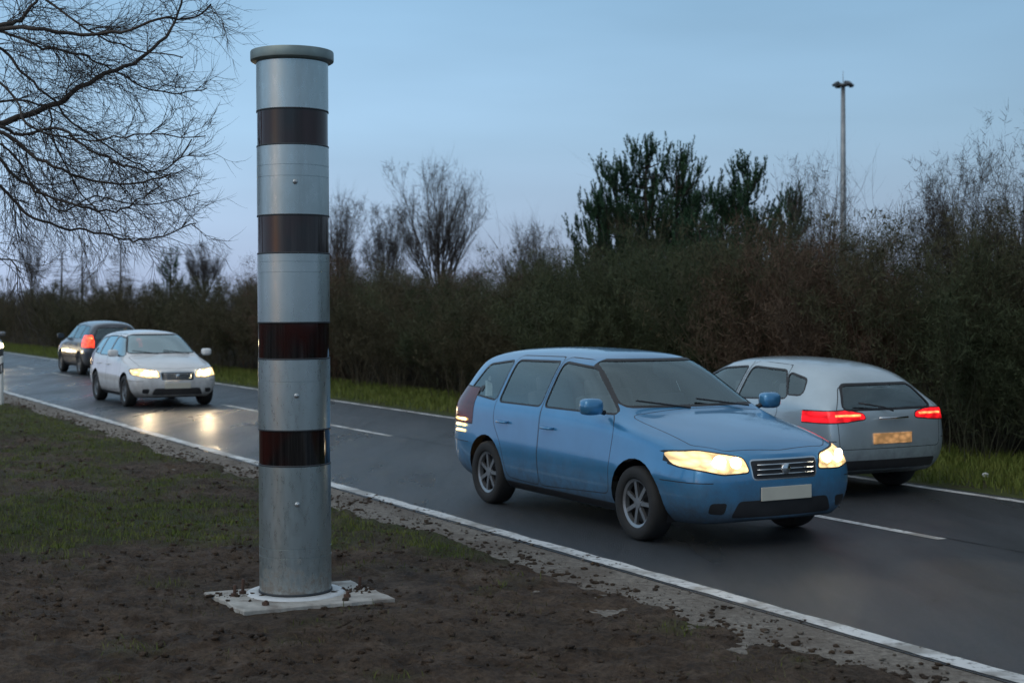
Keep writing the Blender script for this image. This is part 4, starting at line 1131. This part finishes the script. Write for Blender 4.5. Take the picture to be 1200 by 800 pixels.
    for ix in ((.10, -.80) if P is MPV else (-.08, -.85)):
        for s in (1, -1):
            mb = MB(); x0 = ix * sx
            mb.box((x0 + .18, s * .36, sh), (.48, .46, .14)); mb.box((x0 - .09, s * .36, sh + .34), (.13, .46, .58), Matrix.Rotation(R(-12), 3, 'Y'))
            mb.box((x0 - .18, s * .36, sh + .70), (.08, .25, .15), Matrix.Rotation(R(-10), 3, 'Y')); mb.build('seat', SEATM, root, True, bevel=.03)
    mb = MB(); dxp = (P['st'][3][0] - .32) * sx; mb.box((dxp, 0, (P['st'][3][1][4] - .12) * sz + lift), (.46, 1.4 * sy, .20)); mb.build('dashboard', BLACK, root, bevel=.04)
    mb = MB(); M = Matrix.Rotation(R(65), 3, 'Y'); c = Vector((dxp - .30, .36, (P['st'][3][1][4] - .08) * sz + lift))
    mb.tube([c + M @ Vector((.18 * math.cos(a * .5236), .18 * math.sin(a * .5236), 0)) for a in range(13)], .014, 6); mb.build('steering_wheel', BLACK, root, True)
    for s in (.55, -.1):
        mb = MB(); w0 = S3(P['st'][3][0] + .0, 0, P['st'][3][1][6] + .03)
        mb.tube([(w0.x - .03, s * sy, w0.z), (w0.x - .12, (s - .52) * sy, w0.z + .07)], .009, 5); mb.build('wiper', BLACK, root)
    # beams
    if lights != 'rear_only' and beam > 0:
        for s in (1, -1):
            ld = bpy.data.lights.new('beam', 'SPOT'); ld.energy = beam; ld.color = (1, .74, .44); ld.spot_size = R(75); ld.spot_blend = .8; ld.shadow_soft_size = .07
            lo = bpy.data.objects.new('beam', ld); C.objects.link(lo); lo.parent = root
            hlx = (P['st'][0][0] + .10) * sx; lo.location = (hlx, s * .62 * sy, .69 * sz + lift)
            lo.rotation_euler = Vector((1, 0, -.07)).to_track_quat('-Z', 'Y').to_euler()
    return root

# car x axis: towards the camera = -v direction ; away = +v
DIRV = Vector((-ST, CT, 0)); AZ = math.atan2(DIRV.y, DIRV.x)
BLUE = paint_mat('paint_blue', (.065, .25, .46), .4, .28); SILV = paint_mat('paint_silver', (.46, .54, .58), .5, .32)
WHITE = paint_mat('paint_white', (.68, .69, .70), 0, .35); DARK = paint_mat('paint_dark', (.035, .045, .06), .4, .3); GREY = paint_mat('paint_grey', (.16, .17, .18), .5, .3)
GB = 'cars driving on the road'
van = car('van', MPV, BLUE, 'blue compact van with glowing headlights in the near lane', rd(7.70, 9.42 + 2.2), AZ + math.pi, sx=1.02, sz=.985, name='compact_van', group=GB, beam=14, tailmat=TAILOFF)
hat = car('car', HATCH, SILV, 'silver hatchback with red tail lights driving away beyond the blue van', rd(10.75, 11.4 + 2.0), AZ, name='hatchback_car', group=GB, beam=40, tailmat=TAIL, extra='warmplate')
wht = car('car', MPV, WHITE, 'white car with very bright headlights approaching on the left of the column', rd(8.10, 28.6 + 2.1), AZ + math.pi, sx=.93, sy=.99, sz=.95, name='compact_car', group=GB, beam=38, glass=glass_mat('car_glass_reflecting', (.35, .42, .44), .62), tailmat=TAILOFF,
          headmat=emit('headlight_hot', (1, .68, .30), 2.2), coremat=emit('lamp_hottest', (1, .86, .58), 60))
suv = car('car', MPV, DARK, 'dark car with red tail lights driving away left of the white car', rd(10.45, 43.8 + 2.0), AZ, sz=.98, lift=.05, wr=.34, name='estate_car', group=GB, beam=20, tailmat=TAILHOT, detail=2,
          headmat=emit('headlight_warm', (1, .62, .22), 1.6), coremat=emit('lamp_warm', (1, .7, .3), 4))
onc = car('car', MPV, GREY, 'car with bright headlights approaching half outside the left edge', rd(7.75, 51.5 + 2.0), AZ + math.pi, sx=.95, name='oncoming_car', group=GB, beam=14, detail=2,
          headmat=emit('headlight_far', (1, .8, .42), 30))
# three glowing bars added at the van's rear corner for a stray light streak
cl = MB()
for k in range(3):
    z = .70 + .060 * k
    cl.tube([(-2.20, -.62, z), (-2.20, -.72, z), (-2.14, -.80, z), (-2.02, -.868, z), (-1.80, -.885, z)], .014, 8)
cl.build('light_streak_bars', AMBER, van, True)
